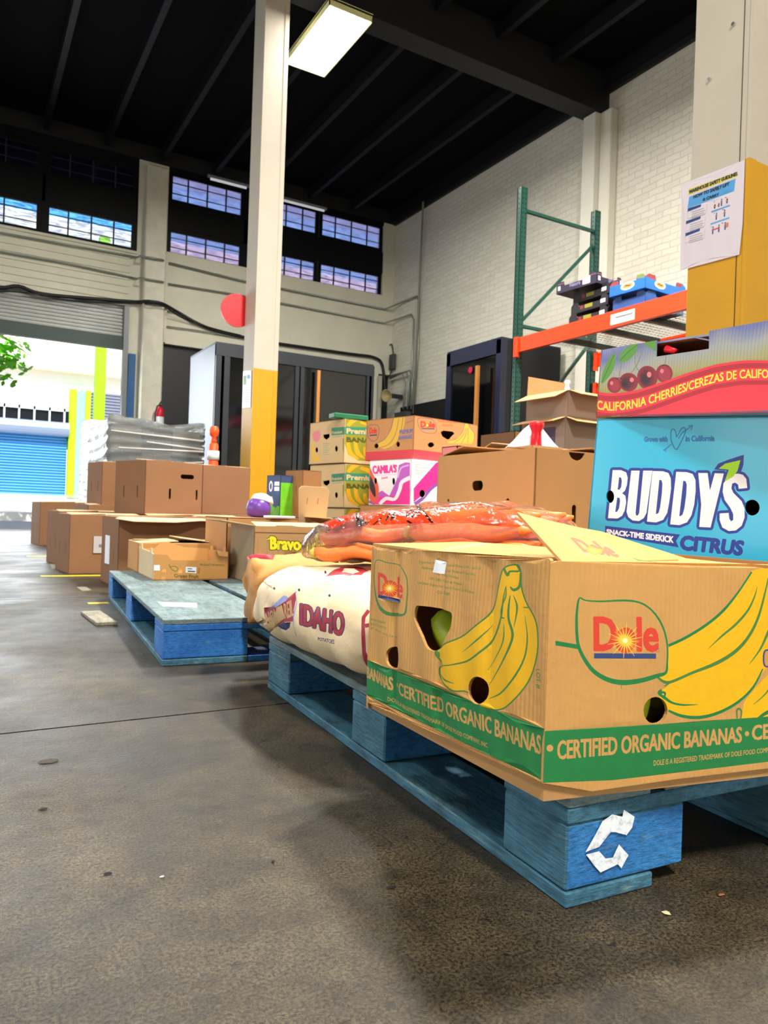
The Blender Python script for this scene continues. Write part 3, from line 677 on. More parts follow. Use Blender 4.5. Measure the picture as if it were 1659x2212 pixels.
def dole(f, bl, br, tl, tr, sun, sr, bar, reg=None):
    """red lettering with its sunburst o and blue bar"""
    out = [conv(s_text(RED, 'Dole', (bl, br, tl, tr), grow=(br[0]-bl[0])*.022), f)]
    cx, cy = sun; n = 22; pts = []
    out.append(conv(s_ell(RED, sun, sr*.82, sr*1.0), f))
    for i in range(n*2):
        a = math.pi*i/n; r = sr*(1.25 if i % 4 == 0 else 1.0) if i % 2 == 0 else sr*.42; pts.append((cx+r*math.cos(a), cy+r*math.sin(a)))
    out.append(conv(s_poly(bar[0], bar[1]), f)); out.append(conv(s_poly(ORG, pts), f)); out.append(conv(s_poly(SUNY, [(cx+(q[0]-cx)*.62, cy+(q[1]-cy)*.62) for q in pts]), f))
    out.append(conv(s_ell(mat('pale_sun_print', 'FFE9B0', .7), sun, sr*.2, sr*.2), f))
    if reg: out.append(conv(s_stroke(NAVY, [(reg[0]+reg[2]*math.cos(a), reg[1]+reg[2]*math.sin(a)) for a in np.linspace(0, 6.0, 9)], reg[2]*.18), f))
    return out
sh = []
by0, by1 = z3(1450, 1470)[1], 0
vt = z3(1210, 1390)[1]; vb = z3(1400, 1842)[1]; vt0 = z3(120, 950)[1]; vb0 = z3(112, 1215)[1]
sh.append(s_poly(GREEN, [(-.01, vb0), (.48, vb), (.48, z3(1450, 1470)[1]), (-.01, vt0)]))
# big banana hand
ban = [(1140, 268), (1228, 243), (1258, 300), (1262, 400), (1300, 520), (1370, 640), (1393, 750), (1388, 900), (1335, 1080), (1250, 1220), (1150, 1308), (1060, 1325), (980, 1298), (880, 1192), (790, 1182), (725, 1145), (668, 1085), (660, 1012), (690, 992), (650, 930), (645, 882), (705, 838), (830, 782), (930, 710), (1020, 620), (1070, 520), (1105, 380)]
sh.append(conv(s_poly(YBAN, ban, True), z3))
sh.append(conv(s_stroke(GLINE, ban, 11, closed=True), z3))
for pts, wd in (([(1160, 400), (1142, 500), (1130, 620), (1090, 740), (1010, 860), (900, 950), (780, 985), (690, 995)], [4, 10, 14, 16, 14, 14, 10, 6]),
                ([(1190, 470), (1182, 560), (1185, 650), (1213, 760), (1190, 860), (1130, 980), (1030, 1140)], [5, 14, 16, 17, 16, 12, 3]),
                ([(1150, 680), (1150, 780), (1120, 870), (1020, 1030)], [3, 11, 10, 2]), ([(1050, 690), (960, 800), (840, 895)], [2, 12, 2]),
                ([(1210, 470), (1237, 560), (1220, 710)], [3, 14, 3]), ([(1290, 620), (1310, 780), (1290, 940), (1220, 1090), (1120, 1200), (1030, 1240)], [2, 10, 12, 14, 12, 4]),
                ([(1160, 400), (1160, 480), (1130, 560), (1130, 630), (1155, 640)], [3, 10, 8, 12, 6]), ([(1188, 405), (1212, 430), (1250, 400), (1256, 300)], [6, 22, 20, 12]),
                ([(1140, 268), (1168, 322), (1182, 292), (1245, 288), (1228, 243)], [16, 18, 14, 14, 14]), ([(672, 1062), (715, 1100), (790, 1125)], [6, 14, 4]), ([(1280, 560), (1330, 562)], [8, 10]), ([(652, 890), (658, 930)], [14, 10])):
    sh.append(conv(s_stroke(GLINE, pts, wd), z3))
leaf = [(186, 208), (262, 226), (332, 240), (382, 275), (414, 340), (424, 430), (422, 520), (412, 608), (350, 615), (280, 608), (225, 568), (188, 500), (168, 400), (166, 300)]
sh.append(conv(s_stroke(GLINE, leaf, [6, 7, 7, 8, 7, 7, 8, 14, 24, 26, 24, 16, 9, 7, 6], closed=True), z3))
sh += dole(z3, (205, 462), (390, 492), (205, 303), (392, 350), (284, 418), 60, (NAVY, [(203, 463), (378, 500), (378, 524), (203, 487)]), (391, 492, 8))
INK = GLINE
for txt, bl, br, h in (('Exporter: Pr             ropical Fruits S.A.P.I. de C.V.', (512, 234), (970, 287), 25), ('Address:            l, Col. Polanco II Sección,', (530, 276), (928, 326), 24), ('Del. Miguel Hidalgo', (628, 320), (800, 353), 24),
                       ('CP.11580, Ciudad de México.', (588, 357), (830, 400), 24), ('Certified Organic by: Control Union Certifications', (505, 388), (930, 463), 25), ('CU: 835489', (646, 457), (748, 474), 24),
                       ('ORGANIC BANANAS', (133, 655), (262, 684), 18), ('PRODUCT OF MEXICO', (133, 688), (270, 724), 18), ('NET WEIGHT: 40 lb (18.14 kg)', (135, 721), (350, 806), 18)):
    sh.append(conv(s_text(INK, txt, (bl, br, (bl[0], bl[1]-h), (br[0], br[1]-h)), off=.012, res=2), z3))
sh.append(conv(s_poly(PAPER, [(622, 203), (699, 222), (686, 312), (606, 298)]), z3))
sh.append(conv(s_text(INK, 'LOT #', ((1372, 1018), (1372, 1165), (1410, 1022), (1410, 1168)), off=.01), z3))
KR = CARD
sh.append(conv(s_text(KR, 'BANANAS', ((117, 1082), (298, 1182), (117, 1000), (298, 1085)), grow=2.2), z3))
sh.append(conv(s_text(KR, 'CERTIFIED ORGANIC BANANAS', ((355, 1208), (1406, 1660), (355, 1118), (1406, 1520)), grow=2.6), z3))
sh.append(conv(s_ell(KR, (329, 1142), 9, 17), z3)); sh.append(conv(s_ell(KR, (1478, 1612), 24, 25), z3))
sh.append(conv(s_text(KR, 'DOLE IS A REGISTERED TRADEMARK OF DOLE FOOD COMPANY, INC.', ((272, 1262), (1015, 1617), (272, 1228), (1015, 1575)), off=.012, res=2), z3))
sh.append(conv(s_poly('HOLE', [(495, 555), (540, 548), (640, 562), (735, 585), (765, 605), (768, 660), (760, 715), (725, 790), (665, 865), (620, 882), (580, 850), (545, 770), (500, 690), (480, 630)], True), z3))
sh.append(conv(s_ell('HOLE', (312, 933), 47, 81), z3)); sh.append(conv(s_ell('HOLE', (956, 1178), 74, 104), z3))
LO = [(0, pl(793, 1517)[1]), (LEN-.001, pl(1172, 1692)[1]), (LEN-.001, pl(1205, 1213)[1]), (LEN-.004, pl(1205, 1208)[1]), (.1, pl(875, 1183)[1]-.002), (0, pl(803, 1180)[1])]
zt = LO[2][1]
rl = random.Random(5)
def dispL(u, v):                               # creased panel: two upright folds, slight bulge low down
    f = lambda c, w_, a: a*math.exp(-((u-c)/w_)**2)
    return f(.095, .012, -.006)+f(.235, .01, -.004)+f(.355, .012, -.003)+.006*math.sin(max(0, min(1, v/.28))*math.pi)*math.sin(u/LEN*math.pi)+.0012*math.sin(u*90+v*20)+.009*max(0, (.28-v)/.28)*max(0, (u-LEN+.06)/.06)*0
O1 = tuple(Ld*LEN)
panel('side_panel', NC, O1, -Ld, (0, 0, 1), LO, sh, .005, (60, 34), CARD, CARDI, dispL, smooth=False)
sf = [s_poly(GREEN, [(-.01, z4(60, 1695)[1]), (.1, z4(420, 1692)[1]), (.6, z4(1659, 1535)[1]-.0), (.6, z4(1659, 1235)[1]), (-.01, z4(80, 1325)[1])])]
b1 = [(930, 725), (1050, 670), (1200, 570), (1330, 470), (1440, 330), (1540, 185), (1545, 175), (1900, 150), (1900, 700), (1650, 870), (1560, 1010), (1440, 1110), (1300, 1190), (1150, 1225), (1010, 1210), (925, 1165), (870, 1090), (865, 1035), (900, 1015), (940, 975), (900, 960), (850, 935), (920, 890)]
sf.append(conv(s_poly(YBAN, b1, True, 4), z4)); sf.append(conv(s_poly(YBAN, [(1465, 1235), (1480, 1120), (1560, 1020), (1700, 880), (1900, 800), (1900, 1200), (1600, 1228)]), z4))
for pts, wd in (([(930, 710), (1050, 655), (1200, 565), (1330, 460), (1440, 330), (1540, 185)], [20, 20, 20, 20, 14, 12]), ([(850, 935), (900, 970), (960, 965), (1100, 905), (1280, 835), (1420, 750), (1520, 640), (1590, 500), (1640, 320), (1660, 230)], [14, 22, 20, 20, 26, 26, 22, 18, 12, 8]),
                ([(1215, 735), (1320, 640), (1420, 560), (1510, 460), (1560, 360), (1580, 290)], [2, 14, 18, 16, 10, 3]), ([(900, 1000), (960, 965)], [10, 8]), ([(880, 1025), (860, 1050), (905, 1085), (960, 1120), (1040, 1135), (1145, 1132)], [16, 18, 22, 16, 14, 3]),
                ([(870, 1060), (880, 1045), (905, 1050), (900, 1080)], [16, 18, 16, 10]), ([(930, 1175), (1030, 1215), (1160, 1225), (1300, 1190), (1440, 1115), (1550, 1010), (1620, 880)], [16, 22, 24, 22, 20, 16, 10]), ([(1520, 845), (1600, 740), (1659, 620), (1720, 500)], [3, 14, 20, 22]), ([(1550, 1135), (1640, 1060), (1760, 900)], [3, 10, 16]),
                ([(1432, 1235), (1428, 1180), (1445, 1165), (1462, 1185), (1458, 1235)], [10, 14, 16, 12, 8]), ([(1580, 1240), (1650, 1195), (1760, 1150)], [16, 26, 26])):
    sf.append(conv(s_stroke(GREEN if wd[0] > 15 else GLINE, pts, wd), z4))
lf = [(302, 372), (345, 388), (450, 395), (610, 388), (720, 400), (800, 445), (865, 525), (905, 620), (922, 720), (920, 830), (910, 902), (850, 925), (740, 958), (610, 975), (500, 955), (400, 895), (330, 800), (290, 700), (280, 560), (285, 450)]
sf.append(conv(s_poly(CARD, lf, True), z4))
sf.append(conv(s_stroke(GREEN, lf, [12, 10, 12, 14, 13, 13, 14, 13, 12, 12, 20, 30, 34, 38, 34, 30, 26, 22, 20, 16, 12], closed=True), z4))
sf.append(conv(s_poly(GREEN, [(130, 678), (295, 705), (298, 738), (132, 712)]), z4)); sf.append(conv(s_stroke(GLINE, [(594, 985), (595, 1020)], 4, False), z4))
sf += dole(z4, (408, 745), (852, 748), (408, 512), (852, 514), (622, 675), 90, (NAVY, [(402, 766), (840, 766), (840, 804), (402, 804)]), (852, 742, 12))
for i in range(20):
    a = 2*math.pi*i/20+.1; r = 128 if i % 2 else 98
    sf.append(conv(s_stroke(SUNY, [(622+30*math.cos(a), 675+30*math.sin(a)), (622+r*math.cos(a), 675+r*math.sin(a))], [7, 2], False), z4))
sf.append(conv(s_text(KR, 'CERTIFIED ORGANIC BANANAS', ((148, 1530), (1465, 1405), (148, 1398), (1465, 1297)), grow=4.0), z4))
sf.append(conv(s_ell(KR, (92, 1450), 24, 25), z4)); sf.append(conv(s_ell(KR, (1505, 1345), 16, 19), z4))
sf.append(conv(s_text(KR, 'CERTIFIED', ((1545, 1392), (2050, 1345), (1545, 1288), (2050, 1245)), grow=4.0), z4))
sf.append(conv(s_text(KR, 'DOLE IS A REGISTERED TRADEMARK OF DOLE FOOD COMPANY, INC.', ((832, 1582), (1800, 1470), (832, 1535), (1800, 1430)), off=.012, res=2), z4))
sf.append(conv(s_poly(CARD, [(1625, 770), (1640, 745), (1800, 740), (1800, 870), (1645, 870), (1622, 850)]), z4)); sf.append(conv(s_stroke(NAVY, [(1700, 760), (1650, 745), (1628, 770), (1628, 840), (1650, 865), (1700, 850)], 12), z4))
sf.append(conv(s_ell('HOLE', (838, 1175), 86, 98), z4))
FL = .50
FO = [(0, pf(1172, 1692)[1]), (.07, z4(280, 1772)[1]), (.2, pf(1440, 1685)[1]), (FL, z4(1659, 1590)[1]), (FL, pf(1659, 1233)[1]), (.01, pf(1208, 1212)[1]), (0, pf(1206, 1218)[1])]
def dispF(u, v): return .004*math.sin(u*9)*math.sin(v*10)+.0
panel('end_panel', NC, (0, 0, 0), Fd, (0, 0, 1), FO, sf, .005, (66, 44), CARD, CARDI, dispF)
# other two walls, base tray under the sleeve, rim shadow lip
qa, qb, qc = Vector(Fd)*FL, Vector(Ld)*LEN, Vector(Fd)*FL+Vector(Ld)*LEN
hT = zt-.006
panel('side_panel', NC, tuple(qa), tuple(qc-qa), (0, 0, 1), rect((qc-qa).length, hT), (), .005, None, CARD, CARDI)
panel('end_panel', NC, tuple(qc), tuple(qb-qc), (0, 0, 1), rect((qb-qc).length, hT-.01), (), .005, None, CARD, CARDI)
g = G(); i_ = .006
def ins(a, b): return Vector(Fd)*a+Vector(Ld)*b
T = [ins(i_, i_), ins(FL-i_, i_), ins(FL-i_, LEN-i_), ins(i_, LEN-i_)]
for k in range(4):
    a, b = T[k], T[(k+1) % 4]; c = (a+b)/2; d = (b-a).normalized(); n2 = Vector((-d.y, d.x, 0))*.004
    g.poly([a, b, b+Vector((0, 0, .06)), a+Vector((0, 0, .06))]); g.poly([a+n2, a+n2+Vector((0, 0, .06)), b+n2+Vector((0, 0, .06)), b+n2])
g.poly(T[::-1]); g.poly([p+Vector((0, 0, .004)) for p in T]); g.build('base_tray', mat('darker_kraft', 'B98A54', .8, .1, 10), NC)
# flaps: left long flap lies over the top, front flap kicks up towards the back
ft = [(0, 0), (LEN, 0), (LEN-.012, .19), (LEN*.55, .2), (.02, .17)]
zl = zt-.004
def ptop(px, py, z): return atZ(px, py, C0[2]+z)-C0
ltip = Vector(Fd)*.3
sF = [conv(s_stroke(mat('pale_green_print', 'A9B38A', .8), [(1010, 1188), (1070, 1182), (1190, 1172)], 2.2, False), lambda x, y: (lambda q: (LEN-float(q@Ld), float(q@Fd)))(ptop(x, y, zl)))]
U_ = -Ld; Vv = Vector(Fd)*math.cos(math.radians(2))+Vector((0, 0, 1))*math.sin(math.radians(2))
panel('top_flap', NC, tuple(Vector(O1)+Vector((0, 0, zl))), U_, Vv, [(0.002, .001), (LEN-.002, .001), (LEN-.01, .2), (.16, .215), (.01, .19)], sF, .004, None, CARD, CARDI, label='side flap folded shut')
# front flap, hinged on the front edge, raised at its left end; printed side up
FT = [pf(1208, 1212), ]
hn = Vector((0, 0, hT+.003)); ux = Vector(Fd); 
def flap_pt(px, py):                          # plane through the front top edge tilted up towards the back
    n = np.cross(np.array(ux), VF); p = C0+np.array(hn); q = atP(px, py, p, n)-p; return (float(q@Fd), float(q@VF))
aF = math.radians(24)
VF = np.array(Ld)*math.cos(aF)+np.array([0, 0, 1.])*math.sin(aF); VF = VF-Fd*float(VF@Fd); VF /= np.linalg.norm(VF)
fl_out = [flap_pt(*q) for q in ((1214, 1212), (1117, 1106), (1186, 1124), (1250, 1139), (1300, 1148), (1372, 1171), (1432, 1190), (1482, 1206), (1560, 1214), (1659, 1221))]
fl_out = fl_out+[(FL+.0, fl_out[-1][1]-.0), (FL, 0.002)]
def z5(x, y): return flap_pt(1080+x/2.8653, 1080+y/2.8653)
PR = mat('faded_red_print', 'E26A50', .8); GO = mat('faded_green_line', '9AA582', .8)
sT = [conv(s_stroke(GO, [(342, 175), (480, 200), (600, 245), (690, 300), (790, 368)], 3), z5), conv(s_stroke(GO, [(342, 175), (400, 240), (500, 325), (560, 340)], 3), z5),
      conv(s_text(PR, 'Dole', ((520, 318), (742, 355), (440, 236), (640, 268)), grow=4), z5), conv(s_poly(ORG, [(530, 300), (560, 285), (600, 300), (640, 305), (630, 330), (590, 342), (545, 322)]), z5), conv(s_poly(SUNY, [(555, 300), (590, 303), (615, 318), (585, 330), (560, 315)]), z5),
      conv(s_stroke(GLINE, [(820, 358), (860, 372), (920, 378), (985, 392)], [3, 9, 4, 3]), z5), conv(s_poly(YBAN, [(1310, 395), (1400, 398), (1470, 425), (1400, 415)]), z5), conv(s_stroke(GLINE, [(1290, 393), (1400, 402), (1480, 420)], 4), z5)]
panel('top_flap', NC, tuple(hn), Fd, VF, fl_out, sT, .004, None, CARD, CARDI, label='printed end flap bent upward')
G().poly([tuple(ins(.15, .01)+Vector((0, 0, zl-.012))), tuple(ins(FL-.01, .01)+Vector((0, 0, zl-.012))), tuple(ins(FL-.01, LEN-.01)+Vector((0, 0, zl-.012))), tuple(ins(.15, LEN-.01)+Vector((0, 0, zl-.012)))]).build('top_flap', CARD, NC)  # closing sheet added under the flaps to keep light out of the carton
# green bananas inside, seen through the hand holes
def banana(loc, rot, L_=.17, r=.021, group=None, label=''):
    g = G(); n = 14; pts = []; rs = []
    for i in range(n):
        t = i/(n-1); a = (t-.5)*1.5; pts.append((math.sin(a)*L_*.72, 0, (1-math.cos(a))*L_*.72)); rs.append(r*min(1, .25+3.2*min(t, 1-t)*1.4)*(1 if t < .9 else .5))
    g.tube(pts, rs, 10)
    o = g.build('banana', mat('green_banana_skin', '9AA81E', .4, .25, 6, bump=.05), None, True); o.location = loc; o.rotation_euler = rot
    return tag(o, label, 'banana', group)
pb = atP(948, 1365, C0, nL); cB = C0+(pb-C0)+np.array(Fd)*.045
banana(tuple(cB+np.array([0, 0, -.02])), (.25, -.25, 1.5), .17, .034, None, 'yellow green banana seen through the large hand hole of the carton')
pb = atP(1400, 1530, C0, nF)+np.array(Ld)*.035
banana(tuple(pb+np.array([0, 0, -.0])), (0, 1.35, 1.5), .16, .028, None, 'green banana seen through the round hole in the carton end')
g = 'green bananas lying in the near carton'
for k in range(5):
    banana(tuple(C0+np.array(Fd)*(.12+.07*k)+np.array(Ld)*(.2+.05*(k % 2))+np.array([0, 0, .035])), (math.pi/2*.0, 0, 1.5+.1*k), .17, .024, g, 'green banana lying deep inside the near banana carton')

# ================================================================== citrus carton and cherry carton
SKY = mat('light_blue_gloss_board', '27B4DC', .3, .04, 3, coat=.3); DKB = mat('deep_blue_print', '2A3E98', .5); WHT = mat('white_print', 'F4F6FA', .45); MBL = mat('mid_blue_print', '2B77B8', .5); LIME = mat('lime_print', 'A6E000', .5)
# an upright carton on the pallet carries the pair
sup = Carton('brown_carton', 'brown carton on the near pallet hidden below the light blue citrus carton', 'carton', (1.18, .80, .142), -6, (.34, .42, .245)); sup.left(); sup.front(); sup.rest(); sup.top()
BC = Carton('citrus_carton', "light blue Buddy's citrus carton with big white lettering, under the cherry carton", 'carton', (1.205, .803, .405), 6.5, (.30, .42, .315), (0, 0), base=SKY)
# tilt it like the photo: raised near end
R_ = Matrix.Rotation(math.radians(0), 4, 'X'); BC.t.rotation_euler = (0, 0, 0)
def orient(C, far_top_px, D, rz, tiltdeg):     # place by its far top left corner, leaning sideways in its long plane
    Rm = Matrix.Rotation(math.radians(rz), 4, 'Z') @ Matrix.Rotation(math.radians(tiltdeg), 4, 'X')
    q = Vector(atD(*far_top_px, D)); off = Rm @ Vector((0, C.d, C.h)); C.t.location = q-off; C.t.rotation_euler = Rm.to_euler(); C.M = MW(C.t); C.Mi = C.M.inverted()
orient(BC, (1290, 905), 1.70, 6.5, 3.6)
def zb(x, y): return BC.px_left(1240+x/3.95, 680+y/3.95)
sb = []
LET = 'BUDDY'
bq = ((290, 1735), (1200, 1812), (325, 1325), (1290, 1335))
# hand drawn heavy condensed letters
def L_(polys, m, grow=0):
    out = []
    for outer, inner in polys:
        E_ = [loop_edges(crom(outer, True, 4) if False else outer)]+[loop_edges(i) for i in inner]; out.append(np.vstack(E_))
    return out
def rr(pts, k=4): return [tuple(p) for p in crom(pts, True, k)]
Bo = [(330, 1325), (400, 1325), (445, 1345), (458, 1390), (452, 1450), (435, 1500), (410, 1522), (438, 1545), (445, 1600), (432, 1670), (410, 1715), (370, 1738), (290, 1735)]
Bi1 = [(385, 1385), (402, 1390), (408, 1420), (402, 1470), (388, 1492), (372, 1492)]; Bi2 = [(368, 1560), (388, 1562), (393, 1590), (384, 1650), (368, 1680), (352, 1682)]
Uo = [(488, 1330), (560, 1330), (525, 1690), (530, 1712), (545, 1712), (556, 1690), (590, 1330), (668, 1330), (618, 1690), (595, 1735), (555, 1760), (500, 1755), (462, 1725), (448, 1680)]
Do = [(670, 1333), (760, 1335), (805, 1350), (825, 1395), (828, 1480), (812, 1600), (795, 1690), (760, 1750), (700, 1772), (622, 1765)]
Di = [(728, 1408), (746, 1412), (754, 1440), (750, 1520), (735, 1640), (722, 1690), (704, 1700), (698, 1698)]
D2o = [(872, 1340), (960, 1342), (1012, 1358), (1036, 1410), (1038, 1500), (1025, 1620), (1002, 1710), (965, 1770), (900, 1795), (820, 1788)]
D2i = [(932, 1415), (952, 1420), (962, 1450), (958, 1530), (942, 1650), (926, 1705), (908, 1718), (898, 1716)]
Yo = [(1060, 1350), (1140, 1350), (1160, 1500), (1200, 1352), (1278, 1354), (1165, 1815), (1068, 1810), (1085, 1620)]
So = [(1400, 1355), (1440, 1365), (1470, 1400), (1478, 1478), (1405, 1485), (1400, 1450), (1375, 1432), (1350, 1440), (1342, 1480), (1360, 1520), (1430, 1590), (1455, 1650), (1455, 1730), (1430, 1800), (1380, 1840), (1320, 1845), (1265, 1815), (1242, 1750), (1243, 1695), (1320, 1690), (1325, 1740), (1340, 1762), (1358, 1750), (1358, 1700), (1335, 1650), (1285, 1580), (1268, 1510), (1275, 1440), (1310, 1385), (1350, 1358)]
letters = [np.vstack([loop_edges(Bo), loop_edges(Bi1), loop_edges(Bi2)]), loop_edges(Uo), np.vstack([loop_edges(Do), loop_edges(Di)]), np.vstack([loop_edges(D2o), loop_edges(D2i)]), loop_edges(Yo), loop_edges(So)]
def grow(gs, r):
    out = list(gs)
    for E_ in gs:
        for e in E_:
            a, b = e[:2], e[2:]; d = b-a; L2 = np.linalg.norm(d)
            if L2 < 1e-6: continue
            d = d/L2; nn = np.array([-d[1], d[0]])
            out.append(loop_edges([a+nn*r, b+nn*r, b+(d*.7+nn*.7)*r, b+d*r, b+(d*.7-nn*.7)*r, b-nn*r, a-nn*r, a-(d*.7+nn*.7)*r, a-d*r, a-(d*.7-nn*.7)*r]))
    return out
sb.append(conv((DKB, grow(letters, 24)), zb))
lfp = [(1195, 1320), (1230, 1270), (1320, 1235), (1450, 1193), (1445, 1280), (1415, 1370), (1350, 1430), (1275, 1458), (1300, 1330)]
sb.append(conv(s_poly(DKB, lfp), zb)); sb.append(conv((WHT, letters), zb))
sb.append(conv(s_poly(LIME, [(1235, 1312), (1290, 1270), (1420, 1240), (1395, 1330), (1360, 1380), (1285, 1425), (1320, 1322)]), zb))
sb.append(conv(s_poly(DKB, [(265, 1800), (905, 1875), (870, 1930), (893, 1985), (265, 1878)]), zb))
sb.append(conv(s_text(WHT, 'SNACK-TIME SIDEKICK', ((278, 1868), (845, 1945), (280, 1830), (848, 1892)), grow=3.2), zb))
sb.append(conv(s_text(DKB, 'CITRUS', ((908, 2000), (1425, 2050), (918, 1888), (1450, 1935)), grow=10), zb))
sb.append(conv(s_text(MBL, 'Grown with', ((598, 1082), (797, 1082), (602, 1042), (797, 1038)), grow=3.4), zb)); sb.append(conv(s_text(MBL, 'in California', ((952, 1080), (1196, 1076), (955, 1034), (1200, 1030)), grow=3.4), zb))
sb.append(conv(s_stroke(MBL, [(872, 1045), (868, 1000), (850, 975), (832, 985), (825, 1030), (835, 1090), (870, 1150), (900, 1110), (925, 1060), (950, 1000), (945, 965), (920, 968), (895, 1010), (872, 1045)], 10), zb))
sb.append(conv(s_stroke(MBL, [(765, 1160), (830, 1105)], 9, False), zb)); sb.append(conv(s_stroke(MBL, [(890, 1055), (925, 1005), (1010, 945)], 9, False), zb)); sb.append(conv(s_stroke(MBL, [(975, 948), (1012, 944), (998, 985)], 9, False), zb)); sb.append(conv(s_stroke(MBL, [(758, 1152), (790, 1158), (778, 1172)], 8, False), zb))
sb.append(conv(s_ell('HOLE', (307, 1552), 35, 54), zb)); sb.append(conv(s_ell('HOLE', (1518, 1645), 66, 68), zb))
BC.left(sb, base=SKY); BC.front(); BC.rest(); BC.top()
CR = Carton('cherry_carton', 'cherry carton printed with cherries and a wavy red band, on top of the citrus carton', 'carton', (1.2, .8, .73), 6.5, (.38, .50, .155), base=mat('printed_field', '9FA68A', .35, ridge=(140, .12)))
_m = MATS['printed_field']; _n = _m.node_tree.nodes; _L = _m.node_tree.links; _u = _n.new('ShaderNodeUVMap'); _s = _n.new('ShaderNodeSeparateXYZ'); _z = _n.new('ShaderNodeTexNoise'); _z.inputs['Scale'].default_value = 9; _z.inputs['Detail'].default_value = 1
_L.new(_u.outputs[0], _s.inputs[0]); _L.new(_u.outputs[0], _z.inputs['Vector']); _a = _n.new('ShaderNodeMath'); _a.operation = 'MULTIPLY_ADD'; _a.inputs[1].default_value = .07; _L.new(_z.outputs['Fac'], _a.inputs[0])
_b = _n.new('ShaderNodeMath'); _b.operation = 'MULTIPLY_ADD'; _b.inputs[1].default_value = -.09; _L.new(_s.outputs[0], _b.inputs[0]); _L.new(_s.outputs[1], _b.inputs[2]); _L.new(_b.outputs[0], _a.inputs[2])
_r = _n.new('ShaderNodeValToRGB'); _L.new(_a.outputs[0], _r.inputs[0]); _c = _r.color_ramp
for _i, (_p, _h) in enumerate(((.075, '8E9040'), (.105, 'A4A470'), (.135, 'A2A8A8'), (.165, '6C76AE'), (.2, '8A92BC'))):
    _e = _c.elements[_i] if _i < 2 else _c.elements.new(_p)
    _e.position = _p; _e.color = (*lin(_h), 1)
_L.new(_r.outputs[0], _m.node_tree.nodes['Principled BSDF'].inputs['Base Color'])
orient(CR, (1299, 756), 1.70, -1, 4.1)
zc = lambda x, y: CR.px_left(1240+x/3.95, 680+y/3.95)
SKB = mat('dusky_blue_print', '6D79B4', .35); SKM = mat('grey_blue_print', '9AA3B8', .35); OLV = mat('olive_print', '8E9448', .35); REDC = mat('bright_red_print', 'E83040', .35); DRED = mat('dark_red_print', 'A8202C', .4); CHR = mat('cherry_print', '8E1826', .3); CHD = mat('dark_cherry_print', '3A060C', .3); CHL = mat('cherry_shine_print', 'E07880', .3); LFG = mat('leaf_green_print', '5E9A3C', .35); LFD = mat('dark_leaf_print', '2E6A26', .35); STM = mat('stem_print', '7E8A50', .4); YTX = mat('yellow_lettering', 'F2E23A', .4)
sc = []
def ramp_h(px0, y0, px1, y1, m): sc.append(conv(s_poly(m, [(px0, y0), (px1, y0), (px1, y1), (px0, y1)]), zc))
def wv(y_off, n=16, x0=150, x1=2300): # the band's wave, from its upper edge in the photo
    X_ = [150, 195, 300, 400, 500, 600, 750, 900, 1050, 1200, 1350, 1450, 1659, 1900, 2300]; Y_ = [640, 655, 672, 665, 650, 625, 575, 520, 470, 425, 400, 388, 388, 410, 470]
    xs = np.linspace(x0, x1, 40); return [(float(x), float(np.interp(x, X_, Y_))+y_off) for x in xs]
for pts, wd in (([(385, 525), (398, 450), (400, 400), (385, 340), (330, 305)], 7), ([(485, 500), (530, 440), (560, 370), (585, 300), (580, 240)], 7), ([(570, 505), (530, 440), (520, 380), (530, 310), (545, 270)], 6), ([(775, 420), (785, 350)], 7)): sc.append(conv(s_stroke(STM, pts, wd), zc))
sc.append(conv(s_poly(LFG, [(235, 588), (245, 490), (285, 400), (335, 330), (355, 360), (345, 440), (305, 520)], True), zc)); sc.append(conv(s_poly(LFG, [(385, 400), (400, 330), (450, 275), (520, 250), (545, 255), (520, 330), (460, 390)], True), zc)); sc.append(conv(s_poly(LFG, [(595, 235), (700, 205), (705, 305), (650, 285)], True), zc))
for pts in ([(240, 575), (290, 460), (340, 345)], [(390, 395), (460, 320), (540, 258)]): sc.append(conv(s_stroke(LFD, pts, 5), zc))
def cherry(cx, cy, rx, ry, dx, dark=True):
    sc.append(conv(s_ell(CHR, (cx, cy), rx, ry, 28), zc))
    for k, c_ in enumerate(('7C1420', '6A101A', '540C16', '420810', '34060C') if dark else ('96202E', 'A02A36')):
        f_ = .88-.14*k; sc.append(conv(s_ell(mat('cherry_shade_print_'+'abcdefg'[k]+('' if dark else 'x'), c_, .3), (cx+dx*(.2+.2*k)*(1 if dark else .4), cy+ry*.05*k), rx*f_*.85, ry*f_, 24), zc))
    sc.append(conv(s_ell(CHL, (cx-dx*.8, cy-ry*.25), rx*.22, ry*.25, 14), zc))
cherry(345, 600, 62, 68, 30, False); cherry(465, 575, 82, 80, -35); cherry(770, 500, 72, 78, 25, False); cherry(625, 535, 88, 100, -20)
sc.append(conv(s_stroke(CHD, [(362, 548), (385, 538), (412, 548)], 7), zc)); sc.append(conv(s_stroke(CHD, [(745, 437), (775, 430), (805, 440)], 7), zc))
dn = wv(0); sc.append(conv(s_poly(REDC, dn+[(2300, 1000), (100, 1000)]), zc))
for off, wd in ((45, 40), (190, 36)): sc.append(conv(s_stroke(DRED, wv(off), wd, False), zc)); sc.append(conv(s_stroke(mat('lace_red_print', 'C8303A', .4), wv(off-8), 5, False), zc)); sc.append(conv(s_stroke(mat('lace_red_print', 'C8303A', .4), wv(off+8), 5, False), zc))
